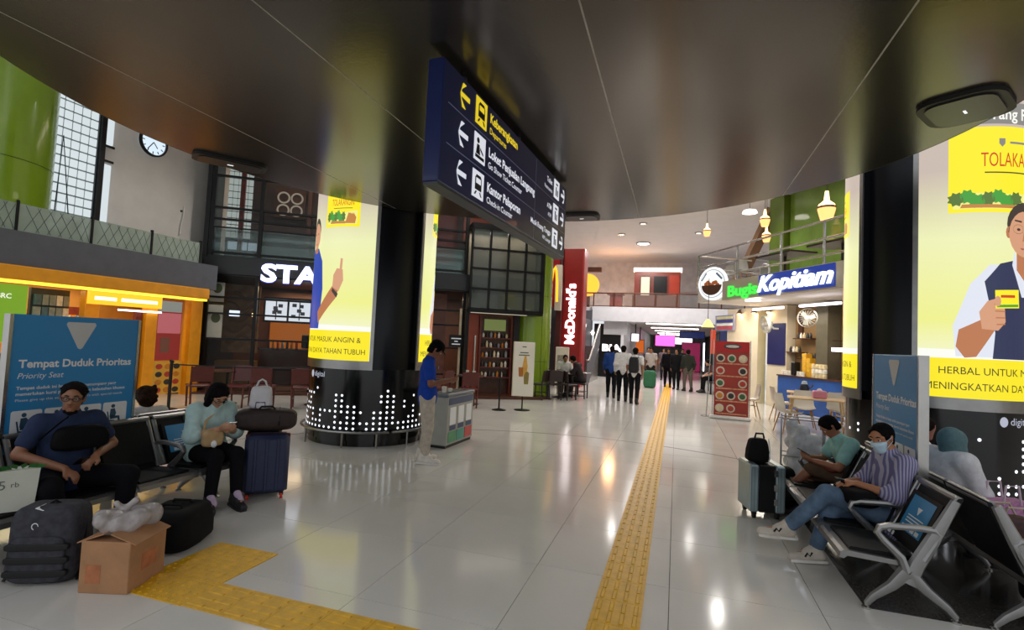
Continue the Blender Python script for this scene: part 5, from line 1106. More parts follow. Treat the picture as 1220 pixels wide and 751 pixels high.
    if glasses:
        gm = mat('glasses_black', '#15110f', rough=.3, ns=9); gl = []
        for q in (-1, 1):
            e = MB(); e.tube([H_(q*.033+.023*math.cos(a*PI/6), .103, .008+.017*math.sin(a*PI/6)) for a in range(12)], .0028, 5, closed=True); fo = e.obj('glasses_rim', gm, t)
            e = MB(); e.tube([H_(q*.056, .101, .012), H_(q*.078, .06, .014), H_(q*.084, -.01, .012)], .0028, 5); e.obj('glasses_arm', gm, t)
        e = MB(); e.tube([H_(-.011, .104, .010), H_(0, .107, .013), H_(.011, .104, .010)], .0028, 5); e.obj('glasses_bridge', gm, t)
    # ---- clothes
    if top:
        tm = top if not isinstance(top, str) else mat('cloth_'+top[1:], top, rough=.9, ns=18, na=.12, bump=.35, bs=22, spec=.15)
        p = torso(pad)+[pr_(che+spine*.05, nec-spine*.015, .075, .066)]
        for q in 'LR':
            p.append(pr_(j['sh'+q], j['el'+q]*(.62 if sleeve == 'short' else 1)+j['sh'+q]*(.38 if sleeve == 'short' else 0), .052+pad, .050+pad if sleeve == 'short' else .046+pad))
            if sleeve == 'long': p.append(pr_(j['el'+q], j['wr'+q]*.93+j['el'+q]*.07, .046+pad, .034+pad*.5))
            if sleeve == 'elbow': p.append(pr_(j['el'+q], j['wr'+q]*.18+j['el'+q]*.82, .050+pad, .048+pad))
        if hem: p.append(pr_(pel+spine*.02, pel-spine*hem, (.145+pad)*B, (.14+pad)*B, fwd, 1.25))
        surf_obj('top', p, max(vox, .011), tm, t, k=.035, cut=[(nec+spine*.012+fwd*.02, nrm(spine*.9+fwd*.35))] if spine[2] > .5 else None)
    if bottom:
        bm_ = bottom if not isinstance(bottom, str) else mat('cloth_'+bottom[1:], bottom, rough=.9, ns=18, na=.15, bump=.3, bs=22, spec=.15)
        p = [pr_(pel-side*.07, pel+side*.07, (.122+.008)*B, None, fwd, 1.22), pr_(pel, pel+spine*.08, (.125)*B, (.12)*B, fwd, 1.25)]
        for q in 'LR':
            kn, an = j['kn'+q], j['an'+q]; e_ = an+nrm(kn-an)*trouser_end
            p += [pr_(j['hip'+q], kn, .098*wide, .070*wide)]
            if trouser_end < .3: p += [pr_(kn, e_, .068*wide, .054*wide)]
        surf_obj('bottoms', p, max(vox, .011), bm_, t, k=.03)
    if shoes:
        for q in 'LR':
            an, to = j['an'+q], j['to'+q]; d = nrm(to-an); d2 = nrm(A3(d[0], d[1], d[2]*.6)); heel = an-d*.02+A3(0, 0, -.0)
            dn = nrm(np.cross(np.cross(d, nrm(j['kn'+q]-an)), d)); dn = dn if dn@(an-j['kn'+q]) < 0 else -dn
            sh_ = surf_obj('shoe', [pr_(an-d*.035-dn*.036, to+d*.035-dn*.016, .046, .038), pr_(an-d*.02+dn*.02, an+d*.06+dn*.0, .048, .043), pr_(an-d*.02, an-d*.03+dn*.035, .045, .048)], .009, mat('shoe_'+shoes[1:], shoes, rough=.6, ns=15, na=.15), t, k=.02)
            sb = to+d*.04; sw = np.cross(d, dn)
            e = MB(); P_ = []
            L0 = np.linalg.norm(to-an)
            for u, w_ in ((-.078, .028), (-.055, .040), (.02, .041), (L0*.55, .044), (L0+.02, .043), (L0+.068, .028)): P_.append((u, w_))
            poly = [(u, -w_) for u, w_ in P_]+[(u, w_) for u, w_ in P_[::-1]]
            ds = nrm((to-dn*.055)-(an-dn*.083)); e.prism(poly, .022, tuple(an-dn*.088), tuple(ds), tuple(sw) if np.cross(ds, sw)@dn > 0 else tuple(-sw)); e.obj('sole', mat('sole_'+('#d8d4cc' if shoes[1] in 'cde' else '#1a1715')[1:], '#d8d4cc' if shoes[1] in 'cde' else '#1a1715', rough=.7, ns=9), sh_)
    if extra: extra(t, j, H_, spine, side, fwd)
    return t
def walk_pose(step=.16, arm=.15, bend=0.0, h=1.0):
    return dict(pelvis=(0, 0, .90), chest=(0, .02+bend, 1.22), neck=(0, .03+bend*1.3, 1.40), head=(0, .05+bend*1.6, 1.50), shL=(-.175, .02+bend, 1.33), shR=(.175, .02+bend, 1.33), elL=(-.22, -.03+arm+bend, 1.07), elR=(.22, -.03-arm+bend, 1.07), wrL=(-.22, .10+arm+bend, .86), wrR=(.22, .0-arm*.6+bend, .84), hipL=(-.09, 0, .86), hipR=(.09, 0, .86), knL=(-.095, step*.9, .47), knR=(.095, -step*.4, .47), anL=(-.095, step, .09), anR=(.095, -step*1.3, .10), toL=(-.10, step+.14, .057), toR=(.10, -step*1.3+.13, .06), pnL=(1, 0, 0), pnR=(-1, 0, 0))
def seat_pose(seat=.40, lean=0.0, kx=.12, kf=.44, slump=0):
    z = seat+.12
    return dict(pelvis=(0, 0, z), chest=(0, .02+lean, z+.32), neck=(0, .04+lean*1.5, z+.50), head=(0, .08+lean*1.9, z+.59), shL=(-.18, .02+lean, z+.43), shR=(.18, .02+lean, z+.43), elL=(-.24, .10+lean, z+.17), elR=(.24, .10+lean, z+.17), wrL=(-.12, .30+lean*.7, z+.10), wrR=(.12, .30+lean*.7, z+.10), hipL=(-.09, .02, z-.02), hipR=(.09, .02, z-.02), knL=(-kx, kf, z+.0), knR=(kx, kf, z+.0), anL=(-kx, kf+.03, .09), anR=(kx, kf+.03, .09), toL=(-kx-.02, kf+.17, .057), toR=(kx+.02, kf+.17, .057), pnL=(0, 0, -1), pnR=(0, 0, -1))

def pillow(name, c, size, m, parent, e1=.35, e2=.35, n=28, k=16, taper=0., noise=0., seed=1, rot=None, **props):
    """soft box: superellipsoid, optional taper towards the top and gentle lumps"""
    rn = random.Random(seed); ph = [rn.uniform(0, 6) for _ in range(6)]; vs = []; fs = []
    sp = lambda v, e: math.copysign(abs(v)**e, v)
    for i in range(k+1):
        th = -PI/2+PI*i/k
        for j in range(n):
            a = 2*PI*j/n; x = sp(math.cos(th), e1)*sp(math.cos(a), e2); y = sp(math.cos(th), e1)*sp(math.sin(a), e2); z = sp(math.sin(th), e1)
            f = 1-taper*(z+1)/2; d = 1+noise*(math.sin(5*x+ph[0])*math.sin(4*y+ph[1])+.6*math.sin(7*z+ph[2]+3*x)*math.cos(6*y+ph[3]))
            vs.append((c[0]+x*f*size[0]/2*d, c[1]+y*f*size[1]/2*d, c[2]+z*size[2]/2*(1 if noise == 0 else .5+.5*d)))
    for i in range(k):
        for j in range(n): fs.append((i*n+j, i*n+(j+1) % n, (i+1)*n+(j+1) % n, (i+1)*n+j))
    b = MB(); b.add(vs, fs); return b.obj(name, m, parent, smooth='all', **props)
# ================================================================== airport benches
M_alu = mat('cast_aluminium', '#939291', rough=.36, metal=.85, ns=9, na=.08)
M_padb = mat('black_pad', '#0c0d0f', rough=.55, ns=30, na=.2, bump=.2, bs=80, spec=.25)
M_stk = mat('sticker_blue', '#2f87bd', rough=.4, ns=6, na=.05); M_stw = mat('sticker_white', '#e6e8ea', rough=.45, ns=6, na=.03)
def bench(label, x, y, rz, ys, frames, arms, stickers, padset=None):
    """local: seats face -x; y runs along the row; x=0 is the spine between two back-to-back rows"""
    t = thing('bench_seat', label, 'bench', (x, y, 0), rz, 'steel waiting benches')
    z0 = .345
    y0, y1 = min(ys)-.28, max(ys)+.28
    b = MB(); b.cbox((-.37, (y0+y1)/2, z0-.085), (.075, y1-y0, .06), bev=.012); b.obj('beam', M_alu, t)
    for yc in ys:
        # seat pan, tilted slightly, rolled front
        prof = [(-.745, z0-.045), (-.74, z0-.01), (-.72, z0+.005), (-.30, z0-.02), (-.285, z0-.03), (-.285, z0-.05), (-.70, z0-.03), (-.72, z0-.05)]
        MB().prism([(-p[0], p[1]) for p in prof], .54, (0, yc-.27, 0), (-1, 0, 0), (0, 0, 1)).obj('seat_pan', M_alu, t)
        MB().prism([(.68, z0+.004), (.31, z0-.019), (.31, z0+.006), (.32, z0+.014), (.67, z0+.022), (.68, z0+.015)], .45, (0, yc-.225, 0), (-1, 0, 0), (0, 0, 1)).obj('seat_pad', M_padb, t)
        bp = [(.275, z0+.0), (.10, z0+.40), (.085, z0+.425), (.06, z0+.43), (.075, z0+.38), (.245, z0-.01)]
        bk = MB().prism(bp, .54, (0, yc-.27, 0), (-1, 0, 0), (0, 0, 1)).obj('backrest', M_padb, t)
        for yy in (yc-.255, yc+.255): MB().tube([(-.272, yy, z0+.005), (-.09, yy, z0+.405)], .022, 8, flat=.7).obj('back_rim', M_alu, bk)
        MB().tube([(-.085, yc-.265, z0+.415), (-.085, yc+.265, z0+.415)], .024, 8).obj('back_rim', M_alu, bk)
        pp = [(.268, z0+.045), (.132, z0+.355), (.146, z0+.362), (.283, z0+.052)]
        MB().prism(pp, .44, (0, yc-.22, 0), (-1, 0, 0), (0, 0, 1)).obj('back_pad', M_padb, bk)
        if yc in stickers:
            dv = nrm(A3(-.132+.268, 0, .31)); nv = A3(-dv[2], 0, dv[0]); sg_ = stickers[yc]
            o = A3(-.283, yc, z0+.052)+dv*.06+nv*.002
            yc0, yc1 = sg_; b = MB(); ym, hw, L_ = (yc0+yc1)/2-yc, (yc1-yc0)/2, .26
            P = lambda a, c, e=0: tuple(A3(-.283, yc+a, z0+.052)+dv*c+nv*(.002+e))
            b.add([P(ym-hw, .05), P(ym+hw, .05), P(ym+hw, .05+L_), P(ym-hw, .05+L_)], [(0, 1, 2, 3)]); so = b.obj('seat_sticker', M_stk, bk); tag(so, 'blue priority seat sticker')
            b = MB(); b.add([P(ym-.035, .24, .001), P(ym+.035, .24, .001), P(ym, .185, .001)], [(0, 1, 2)]); b.obj('sticker_triangle', M_stw, bk)
            for q in range(3): b = MB(); b.add([P(ym-hw*.7, .16-q*.022, .001), P(ym+hw*.7, .16-q*.022, .001), P(ym+hw*.7, .168-q*.022, .001), P(ym-hw*.7, .168-q*.022, .001)], [(0, 1, 2, 3)]); b.obj('sticker_line', M_stw, bk)
            for q in range(4): b = MB(); a0 = ym-hw*.8+q*hw*.42; b.add([P(a0, .06, .001), P(a0+hw*.33, .06, .001), P(a0+hw*.33, .09, .001), P(a0, .09, .001)], [(0, 1, 2, 3)]); b.obj('sticker_icon', M_stw, bk)
    for yf in frames:   # Y shaped leg with rear and front foot
        w_ = .045
        f = MB(); f.tube([(-.37, yf, .27), (-.45, yf, .17), (-.55, yf, .085), (-.59, yf, .03)], [.05, .036, .027, .02], 8, flat=.7, up=(0, 1, 0)); f.obj('leg', M_alu, t, smooth=True)
        f = MB(); f.tube([(-.36, yf, .27), (-.26, yf, .17), (-.15, yf, .085), (-.10, yf, .03)], [.05, .036, .027, .02], 8, flat=.7, up=(0, 1, 0)); f.obj('leg', M_alu, t, smooth=True)
        for xx in (-.59, -.10): MB().lathe([(.001, 0), (.028, 0), (.028, .012), (.012, .02), (.012, .04), (.001, .04)], (xx, yf, 0), 10).obj('foot', M_steel2, t, smooth=True)
        f = MB(); f.tube([(-.36, yf, .20), (-.31, yf, .33), (-.20, yf, .55), (-.105, yf, .755)], [.055, .05, .042, .03], 8, flat=.55, up=(0, 1, 0)); f.obj('back_arm', M_alu, t, smooth=True)
    for ya in arms:
        f = MB(); f.tube([(-.37, ya, .27), (-.40, ya, .36), (-.50, ya, .455), (-.535, ya, .50), (-.52, ya, .535), (-.47, ya, .55), (-.30, ya, .56), (-.22, ya, .555), (-.195, ya, .53), (-.22, ya, .47), (-.28, ya, .36)], [.03, .028, .024, .022, .022, .022, .022, .022, .022, .024, .028], 8, flat=1.2, up=(0, 1, 0)); f.obj('armrest', M_alu, t, smooth=True)
    return t
RX = 1.83
rb = bench('steel bench where the man in the striped shirt sits, facing the path', RX, 0, 0, [4.36, 4.93, 5.50, 6.07], [4.08, 5.215, 6.35], [4.08, 4.645, 6.35], {4.36: (4.19, 4.52)})
rb2 = bench('steel bench behind the blue panel, facing the right pillar, with the woman in white', RX, 0, PI, [-4.36, -4.93, -5.50, -6.07], [-4.08, -5.215, -6.35], [-4.08, -6.35], {})
LX = -4.8
lb1 = bench('steel bench on the left where the man with glasses sits', LX, 0, PI, [-1.71, -2.28, -2.85, -3.42, -3.99], [-2.3, -4.05], [-3.70, -4.28], {-3.99: (-4.19, -3.80)})
lb2 = bench('steel bench behind the left blue panel, facing the shops', LX, 0, 0, [2.28, 2.85, 3.42, 3.99, 4.56], [2.3, 4.05], [4.85], {})
# priority seat panels
def priority_panel(label, x, yc, rz):
    t = thing('priority_sign', label, 'sign', (x, yc, 0), rz)      # local: face towards -y
    W, z0, z1 = .98, .62, 1.68
    b = MB(); b.cbox((0, 0, (z0+z1)/2), (W, .05, z1-z0), bev=.008); b.obj('panel', mat('priority_blue', '#2d86bf', rough=.35, ns=2, na=.04), t)
    for s in (-1, 1): bx('panel_edge', M_steel2, t, s*(W/2)-.012, s*(W/2)+.012, -.035, .035, z0-.02, z1)
    for s in (-.3, .3): bx('bracket', M_blackm, t, s-.02, s+.02, -.02, .02, .25, z0)
    for d in (-1, 1):
        y = d*.027; U = (-d, 0, 0); Z = (0, 0, 1); o = lambda u, z: (-d*u, y, z)
        r = .025; tri = [(-.115, 1.615), (-.105, 1.635), (.105, 1.635), (.115, 1.615), (.018, 1.42), (0, 1.41), (-.018, 1.42)]
        MB().prism(tri, .002, (0, y, 0), U, Z).obj('triangle', mat('tri_grey', '#c9c9c6', rough=.5, ns=5, na=.03), t)
        b = MB(); put_text(b, 'Tempat Duduk Prioritas', o(-.42, 1.27), U, Z, h=.062, w=.86, bold=.03); b.obj('panel_text', M_stw, t)
        b = MB(); put_text(b, 'Priority Seat', o(-.42, 1.185), U, Z, h=.045, shear=.25); b.obj('panel_text', M_stw, t)
        b = MB(); put_text(b, 'Tempat duduk ini hanya untuk penumpang yang', o(-.42, 1.10), U, Z, h=.026, w=.74, bold=.02); b.obj('panel_text', M_stw, t); b = MB(); put_text(b, 'memerlukan kursi prioritas dengan kebutuhan khusus', o(-.42, 1.055), U, Z, h=.026, w=.82, bold=.02); b.obj('panel_text', M_stw, t); b = MB(); put_text(b, 'Please give up this seat for passengers with special needs', o(-.42, 1.01), U, Z, h=.02, w=.80); b.obj('panel_text', M_stw, t)
        for i in range(4):
            u0 = -.43+i*.222; MB().prism([(u0, .74), (u0+.185, .74), (u0+.195, .75), (u0+.195, .93), (u0+.185, .94), (u0, .94), (u0-.01, .93), (u0-.01, .75)], .002, (0, y, 0), U, Z).obj('icon_tile', M_stw, t)
            ink = mat('icon_ink', '#2a4c66', rough=.5, ns=5); b = MB(); k = d*.0022; y2 = y-(.0022 if d > 0 else -.0022)*-1
            oo = (0, y+d*.002, 0); cu = u0+.085
            b.prism(ell(cu-.01, .905, .017, .017, 10), .0015, oo, U, Z)
            b.prism([(cu-.03, .88), (cu+.005, .885), (cu+.02+.02*(i == 0), .84), (cu+.01, .81), (cu-.035, .81)], .0015, oo, U, Z); b.prism([(cu-.03, .82), (cu+.05, .815), (cu+.06, .76), (cu+.045, .76), (cu+.035, .795), (cu-.03, .79)], .0015, oo, U, Z)
            b.prism([(cu-.06, .86), (cu-.05, .86), (cu-.035, .785), (cu+.01, .78), (cu+.01, .77), (cu-.045, .775)], .0015, oo, U, Z)
            if i == 2: b.prism([(cu+.07, .76), (cu+.078, .76), (cu+.078, .87), (cu+.05, .875), (cu+.05, .868), (cu+.07, .863)], .0015, oo, U, Z)
            b.obj('icon_figure', ink, t)
            b = MB(); put_text(b, ['Ibu Hamil', 'Disabilitas', 'Lansia', 'Ibu & Anak'][i], o(u0, .70), U, Z, h=.022, w=.15); b.obj('panel_text', M_stw, t)
    return t
priority_panel('blue priority seat panel behind the man with glasses on the left', -4.8, 3.085, PI/2)
priority_panel('blue priority seat panel behind the man in the striped shirt', 1.83, 5.32, -PI/2)
# ================================================================== seated and standing people
SZ = .365
# --- left man: navy shirt, sling bag
p = seat_pose(SZ, -.02, .17, .42)
p.update(knR=(.22, .42, .50), knL=(-.30, .36, .49), anL=(-.26, .40, .09), toL=(-.30, .54, .057), anR=(.10, .47, .09), toR=(.12, .61, .057), elL=(-.30, .03, .70), elR=(.31, .06, .70), wrL=(-.12, .24, .66), wrR=(.10, .30, .60), hdL=(.7, .4, -.4), hdR=(-.5, .6, -.5), neck=(0, .02, 1.00), head=(0, .05, 1.10))
def lm_extra(t, j, H_, spine, side, fwd):
    bl = mat('bag_black', '#08080a', rough=.75, ns=20, na=.2, spec=.15)
    pillow('sling_bag', (-.03, .165, .80), (.38, .13, .19), bl, t, .55, .45, taper=.15, noise=.06)
    MB().tube([(.20, .09, .80), (.12, .175, .92), (.06, .17, .97)], .016, 6, flat=.4).obj('bag_strap', bl, t); MB().tube([(-.20, .17, .80), (-.26, .02, .86), (-.20, -.10, .93)], .016, 6, flat=.4).obj('bag_strap', bl, t)
    b = MB(); b.cbox((.02, .36, .655), (.07, .14, .009), Matrix.Rotation(.5, 3, 'X'), bev=.003); b.obj('phone', mat('phone_dark', '#15161a', rough=.2, ns=5), t)
    surf_obj('beard', [pr_(H_(-.034, .055, -.098), H_(.034, .055, -.098), .014), pr_(H_(0, .074, -.100), H_(0, .066, -.108), .019)], .007, mat('hair_14100e', '#14100e'), t, k=.02)
person('seated man with glasses in a navy shirt beside the left blue panel', (-4.45, 2.84, 0), R(-104), p, s=.96, skin='#8d5f45', top='#2b3550', bottom='#0f1015', shoes='#17161a', hairstyle='short', glasses=True, head_turn=.45, extra=lm_extra, build=1.14, sleeve='short', name='person', wide=1.1)
# --- woman in mint
p = seat_pose(SZ, .06, .10, .44)
p.update(neck=(.0, .16, .965), head=(.02, .22, 1.055), shL=(-.16, .08, .89), shR=(.16, .08, .89), chest=(0, .07, .78), elL=(-.21, .17, .66), elR=(.22, .17, .66), wrL=(-.05, .37, .72), wrR=(.06, .38, .74), anL=(-.06, .56, .09), anR=(.16, .50, .09), toL=(-.05, .70, .057), toR=(.20, .63, .057), hdL=(.1, .8, .2), hdR=(-.1, .8, .25), pnL=(.7, 0, .7), pnR=(-.7, 0, .7))
def wm_extra(t, j, H_, spine, side, fwd):
    b = MB(); b.cbox((.0, .46, .785), (.075, .15, .009), Matrix.Rotation(.45, 3, 'X'), bev=.003); b.obj('phone', mat('phone_white', '#d8dade', rough=.25, ns=5), t)
    sb = mat('bag_beige', '#b59468', rough=.6, ns=15, na=.15)
    pillow('shoulder_bag', (.10, .34, .655), (.19, .08, .17), sb, t, .5, .4, noise=.05)
    MB().tube([(.16, .27, .66), (.10, .19, .80), (-.02, .17, .90), (-.12, .10, .95), (-.15, .02, .93)], .012, 6, flat=.4).obj('bag_strap', sb, t)
    b = MB(); b.ball((.10, .385, .60), (.03, .02, .035), 8, 6); b.obj('bag_charm', M_stw, t, smooth=True)
    for q in 'LR': surf_obj('sock', [pr_(j['an'+q]+A3(0, .0, .06), j['an'+q]+A3(0, .07, -.012), .036, .038)], .01, mat('sock_lilac', '#b9a3bd', rough=.85, ns=20), t)
wmn = person('seated woman in a mint blouse looking at her phone', (-4.36, 4.02, 0), R(-108), p, s=.95, skin='#b98a6c', top='#b4cfcc', bottom='#0e0e12', shoes='#17151a', hair='#120e10', hairstyle='bob', glasses=True, head_nod=.55, head_turn=0, sleeve='elbow', extra=wm_extra, pad=.024, hem=.06)
# --- person behind, seen from the back
p = seat_pose(SZ-.05, .0, .14, .42); p.update(wrL=(-.13, .30, .58), wrR=(.13, .30, .58))
person('person with bushy brown hair on the rear bench, seen from behind', (-5.14, 4.0, 0), R(80), p, skin='#9a6b50', top='#cfcac6', bottom='#3b3a42', shoes='#2a2728', hair='#2c1d14', hairstyle='bushy', head_nod=.35, detail=False, s=.86, vox=.014)
# --- standing man in blue polo
p = dict(pelvis=(0, 0, .88), chest=(0, -.01, 1.19), neck=(0, .01, 1.38), head=(0, .07, 1.475), shL=(-.18, -.01, 1.31), shR=(.18, -.01, 1.31), elL=(-.22, .05, 1.04), elR=(.22, .03, 1.04), wrL=(-.10, .26, 1.07), wrR=(.10, .28, 1.09), hipL=(-.085, 0, .84), hipR=(.085, 0, .84), knL=(-.10, .03, .46), knR=(.10, .02, .46), anL=(-.10, -.03, .09), anR=(.10, .0, .09), toL=(-.13, .11, .057), toR=(.13, .14, .057), hdL=(.4, .8, .1), hdR=(-.3, .8, .15), pnL=(.8, 0, .5), pnR=(-.8, 0, .5))
def sm_extra(t, j, H_, spine, side, fwd):
    b = MB(); b.cbox((.01, .37, 1.125), (.075, .15, .009), Matrix.Rotation(.5, 3, 'X'), bev=.003); b.obj('phone', mat('phone_dark', '#15161a'), t)
    MB().lathe([(.001, 0), (.028, 0), (.028, .004), (.001, .004)], (0, 0, 0), 12).obj('sleeve_badge', mat('badge_pale', '#9db4d8', rough=.5, ns=5), t, loc=(-.252, .0, 1.24), rot=(0, -PI/2, 0)); MB().lathe([(.001, 0), (.02, 0), (.02, .004), (.001, .004)], (0, 0, 0), 12).obj('chest_badge', mat('badge_pale', '#9db4d8'), t, loc=(-.07, .128, 1.24), rot=(-PI/2, 0, 0))
    MB().tube([(-.13, .0, .93), (-.15, .03, .80)], .012, 6).obj('belt_pouch', M_blackm, t)
person('standing man in a blue polo and cap beside the recycling bin', (-3.12, 6.28, 0), R(-62), p, skin='#7a4a34', top='#1c3f9a', bottom='#b5aa9c', shoes='#d6cfc6', hair='#0e0c0c', hairstyle='short', cap='#09090b', head_nod=.4, extra=sm_extra, hem=.05, wide=1.08)
# --- right man: striped shirt, mask, jeans, crossed leg
def stripe_mat():
    m = mat('striped_shirt', '#7f7c9c', rough=.85, bump=.3, bs=22); nt = m.node_tree; b = nt.nodes['Principled BSDF']
    tc = nt.nodes.new('ShaderNodeTexCoord'); wv = nt.nodes.new('ShaderNodeTexWave'); wv.inputs['Scale'].default_value = 15; wv.inputs['Distortion'].default_value = .35; wv.inputs['Detail Scale'].default_value = .6; wv.bands_direction = 'X'
    cr = nt.nodes.new('ShaderNodeValToRGB'); e = cr.color_ramp.elements; e[0].color = (*lin('#62608a'), 1); e[0].position = .45; e[1].color = (*lin('#a39fb6'), 1); e[1].position = .6
    dp = nt.nodes.new('ShaderNodeVectorMath'); dp.operation = 'DOT_PRODUCT'; dp.inputs[1].default_value = (.15, .97, .12); cx_ = nt.nodes.new('ShaderNodeCombineXYZ'); nt.links.new(tc.outputs['Object'], dp.inputs[0]); nt.links.new(dp.outputs['Value'], cx_.inputs[0]); nt.links.new(cx_.outputs[0], wv.inputs['Vector']); nt.links.new(wv.outputs['Fac'], cr.inputs['Fac']); nt.links.new(cr.outputs['Color'], b.inputs['Base Color']); return m
M_jean = mat('denim', '#56697f', spec=.15, rough=.9, ns=10, na=.3, bump=.3, bs=40)
p = seat_pose(SZ, -.06, .10, .45)
p.update(chest=(0, -.04, .80), neck=(0, -.01, .99), head=(0, .04, 1.085), shL=(-.18, -.05, .91), shR=(.18, -.05, .91), elL=(-.25, .06, .66), elR=(.25, .06, .66), wrL=(-.07, .27, .70), wrR=(.06, .29, .68), hdL=(.6, .7, 0), hdR=(-.6, .6, -.1), knL=(-.02, .48, .58), anL=(.06, .78, .235), toL=(.09, .94, .20), knR=(.02, .43, .45), anR=(-.04, .58, .09), toR=(-.05, .73, .057), pnL=(.2, 0, -1), pnR=(-.2, 0, -1))
def rm_extra(t, j, H_, spine, side, fwd):
    bl = mat('bag_black', '#0d0d0f'); pillow('lap_bag', (-.03, .27, .60), (.42, .24, .15), bl, t, .5, .5, noise=.06)
    MB().tube([(-.1, .27, .66), (-.03, .37, .70), (.08, .32, .68)], .012, 6).obj('bag_handle', bl, t)
    b = MB(); b.cbox((0, .33, .705), (.07, .14, .010), Matrix.Rotation(.2, 3, 'X'), bev=.003); b.obj('phone', mat('phone_dark', '#15161a'), t)
    for q in 'LR':
        an, to = j['an'+q], j['to'+q]
        for sg in (-1, 1): b = MB(); d = nrm(to-an); sw = nrm(np.cross(d, A3(0, 0, 1)))*sg; c = an+d*.06+sw*.043+A3(0, 0, .0); b.tube([c+d*-.02+A3(0, 0, .015), c-A3(0, 0, .012), c+d*.02+A3(0, 0, .015), c+d*.04-A3(0, 0, .012)], .008, 5); b.obj('shoe_logo', M_blackm, t)
person('seated man in a purple striped shirt and jeans wearing a face mask', (1.62, 4.90, 0), R(99), p, s=.93, skin='#a8704e', top=stripe_mat(), bottom=M_jean, shoes='#c3b9ac', hairstyle='short', hair='#0e0c0c', mask='#b9d2e0', head_turn=-.5, head_nod=.1, sleeve='elbow', extra=rm_extra, hem=.10, wide=1.12, pad=.02)
# --- right: teal shirt, shorts, sandals
p = seat_pose(SZ, .10, .10, .44)
p.update(chest=(0, .10, .76), neck=(0, .19, .93), head=(0, .25, 1.02), shL=(-.18, .11, .86), shR=(.18, .11, .86), elL=(-.23, .24, .62), elR=(.23, .24, .62), wrL=(-.06, .42, .64), wrR=(.06, .43, .66), hdL=(.2, .8, .2), hdR=(-.2, .8, .25), knL=(-.06, .46, .55), anL=(.02, .70, .26), toL=(.03, .84, .22), knR=(.08, .42, .46), anR=(.06, .50, .09), toR=(.07, .64, .057), pnL=(.6, 0, .7), pnR=(-.6, 0, .7))
def tl_extra(t, j, H_, spine, side, fwd):
    b = MB(); b.cbox((0, .53, .73), (.075, .15, .009), Matrix.Rotation(.5, 3, 'X'), bev=.003); b.obj('phone', mat('phone_dark', '#15161a'), t)
    surf_obj('red_pouch', [pr_((-.16, .28, .585), (.14, .38, .595), .05, .045, (0, 0, 1), 1.3)], .012, mat('pouch_red', '#6d2a20', rough=.6, ns=15, na=.2), t)
person('seated person in a pale teal shirt and shorts bent over a phone', (1.73, 6.07, 0), R(96), p, s=.91, skin='#9a654a', top='#8fbdb8', bottom='#5a4636', shoes='#2b2320', hairstyle='short', hair='#120e0e', head_nod=.6, extra=tl_extra, trouser_end=.4, hem=.04, pad=.02)
# --- hijab woman on the rear bench
p = seat_pose(SZ, .06, .12, .42); p.update(wrL=(-.1, .30, .60), wrR=(.1, .30, .60), head=(0, .12, 1.06))
person('woman in a teal headscarf and white blouse facing away by the pillar', (2.12, 5.28, 0), R(-70), p, s=.91, skin='#b58a6e', top='#c9c7c9', bottom='#17171b', shoes='#1a1718', hair='#120e0e', hairstyle='none', headscarf='#4d6a6e', head_nod=.2, sleeve='long', hem=.10, pad=.035)
p = seat_pose(SZ, .0, .12, .42)
person('person half hidden between the blue panel and the teal headscarf', (2.20, 5.98, 0), R(-95), p, s=.92, skin='#8d5a48', top='#e0dcd8', bottom='#1b1b20', shoes='#1a1718', hair='#1a1210', hairstyle='short', vox=.014, detail=False)
# ================================================================== walkers and far people
def bp_extra(col):
    def f(t, j, H_, spine, side, fwd):
        m = mat('pack_'+col[1:], col, rough=.7, ns=15)
        pillow('backpack', (0, -.20, 1.13), (.30, .18, .46), m, t, .4, .5, taper=.15)
        for q in (-1, 1): MB().tube([(q*.10, -.12, 1.34), (q*.11, .02, 1.385), (q*.11, .13, 1.28), (q*.13, .05, 1.05), (q*.12, -.12, .98)], .02, 5, flat=.4).obj('strap', m, t)
    return f
fp = dict(vox=.018, detail=False)
person('walking man in a blue jacket, leftmost of the three walkers', (-1.93, 16.65, 0), R(5), walk_pose(.10, .04), skin='#8d5f45', top='#24407e', bottom='#14151a', shoes='#141414', sleeve='long', **fp)
person('walking man in a white long sleeved shirt, middle of the three walkers', (-1.50, 15.85, 0), R(8), walk_pose(.08, -.03), skin='#8d5f45', top='#c9c8c8', bottom='#14151a', shoes='#141414', sleeve='long', hem=.0, s=1.02, **fp)
person('walking man in a white shirt with a black backpack', (-1.12, 15.35, 0), R(-5), walk_pose(.09, .03), skin='#8d5f45', top='#d2d2d2', bottom='#14151a', shoes='#141414', extra=bp_extra('#101116'), s=.99, **fp)
far = [(-.98, 22.3, 175, '#b9b2b0', '#2b2b30', 'short', 'far person in a pale top beside the green luggage'), (-.32, 22.9, 185, '#15151a', '#101014', 'long', 'far person all in black left of the tactile path'), (.02, 22.0, 170, '#1a1c20', '#17181c', 'long', 'far person in dark clothes walking on the tactile path'), (.45, 21.3, 20, '#2c302c', '#5a564e', 'long', 'far person in a dark green top right of the tactile path'), (-1.25, 25.5, 180, '#4a4450', '#22222a', 'long', 'farthest walker in the corridor mouth, left side'), (-.6, 27.5, 180, '#6a5a60', '#2a2a30', 'short', 'farthest walker under the balcony, centre'), (.3, 28.5, 185, '#222228', '#1c1c22', 'long', 'farthest walker under the balcony, right side')]
for (x, y, a, tc_, bc, sl_, lb) in far: person(lb, (x, y, 0), R(a), walk_pose(.10, .05), skin='#9a6b50', top=tc_, bottom=bc, shoes='#161616', sleeve=sl_, group='people far down the concourse', vox=.024, detail=False)
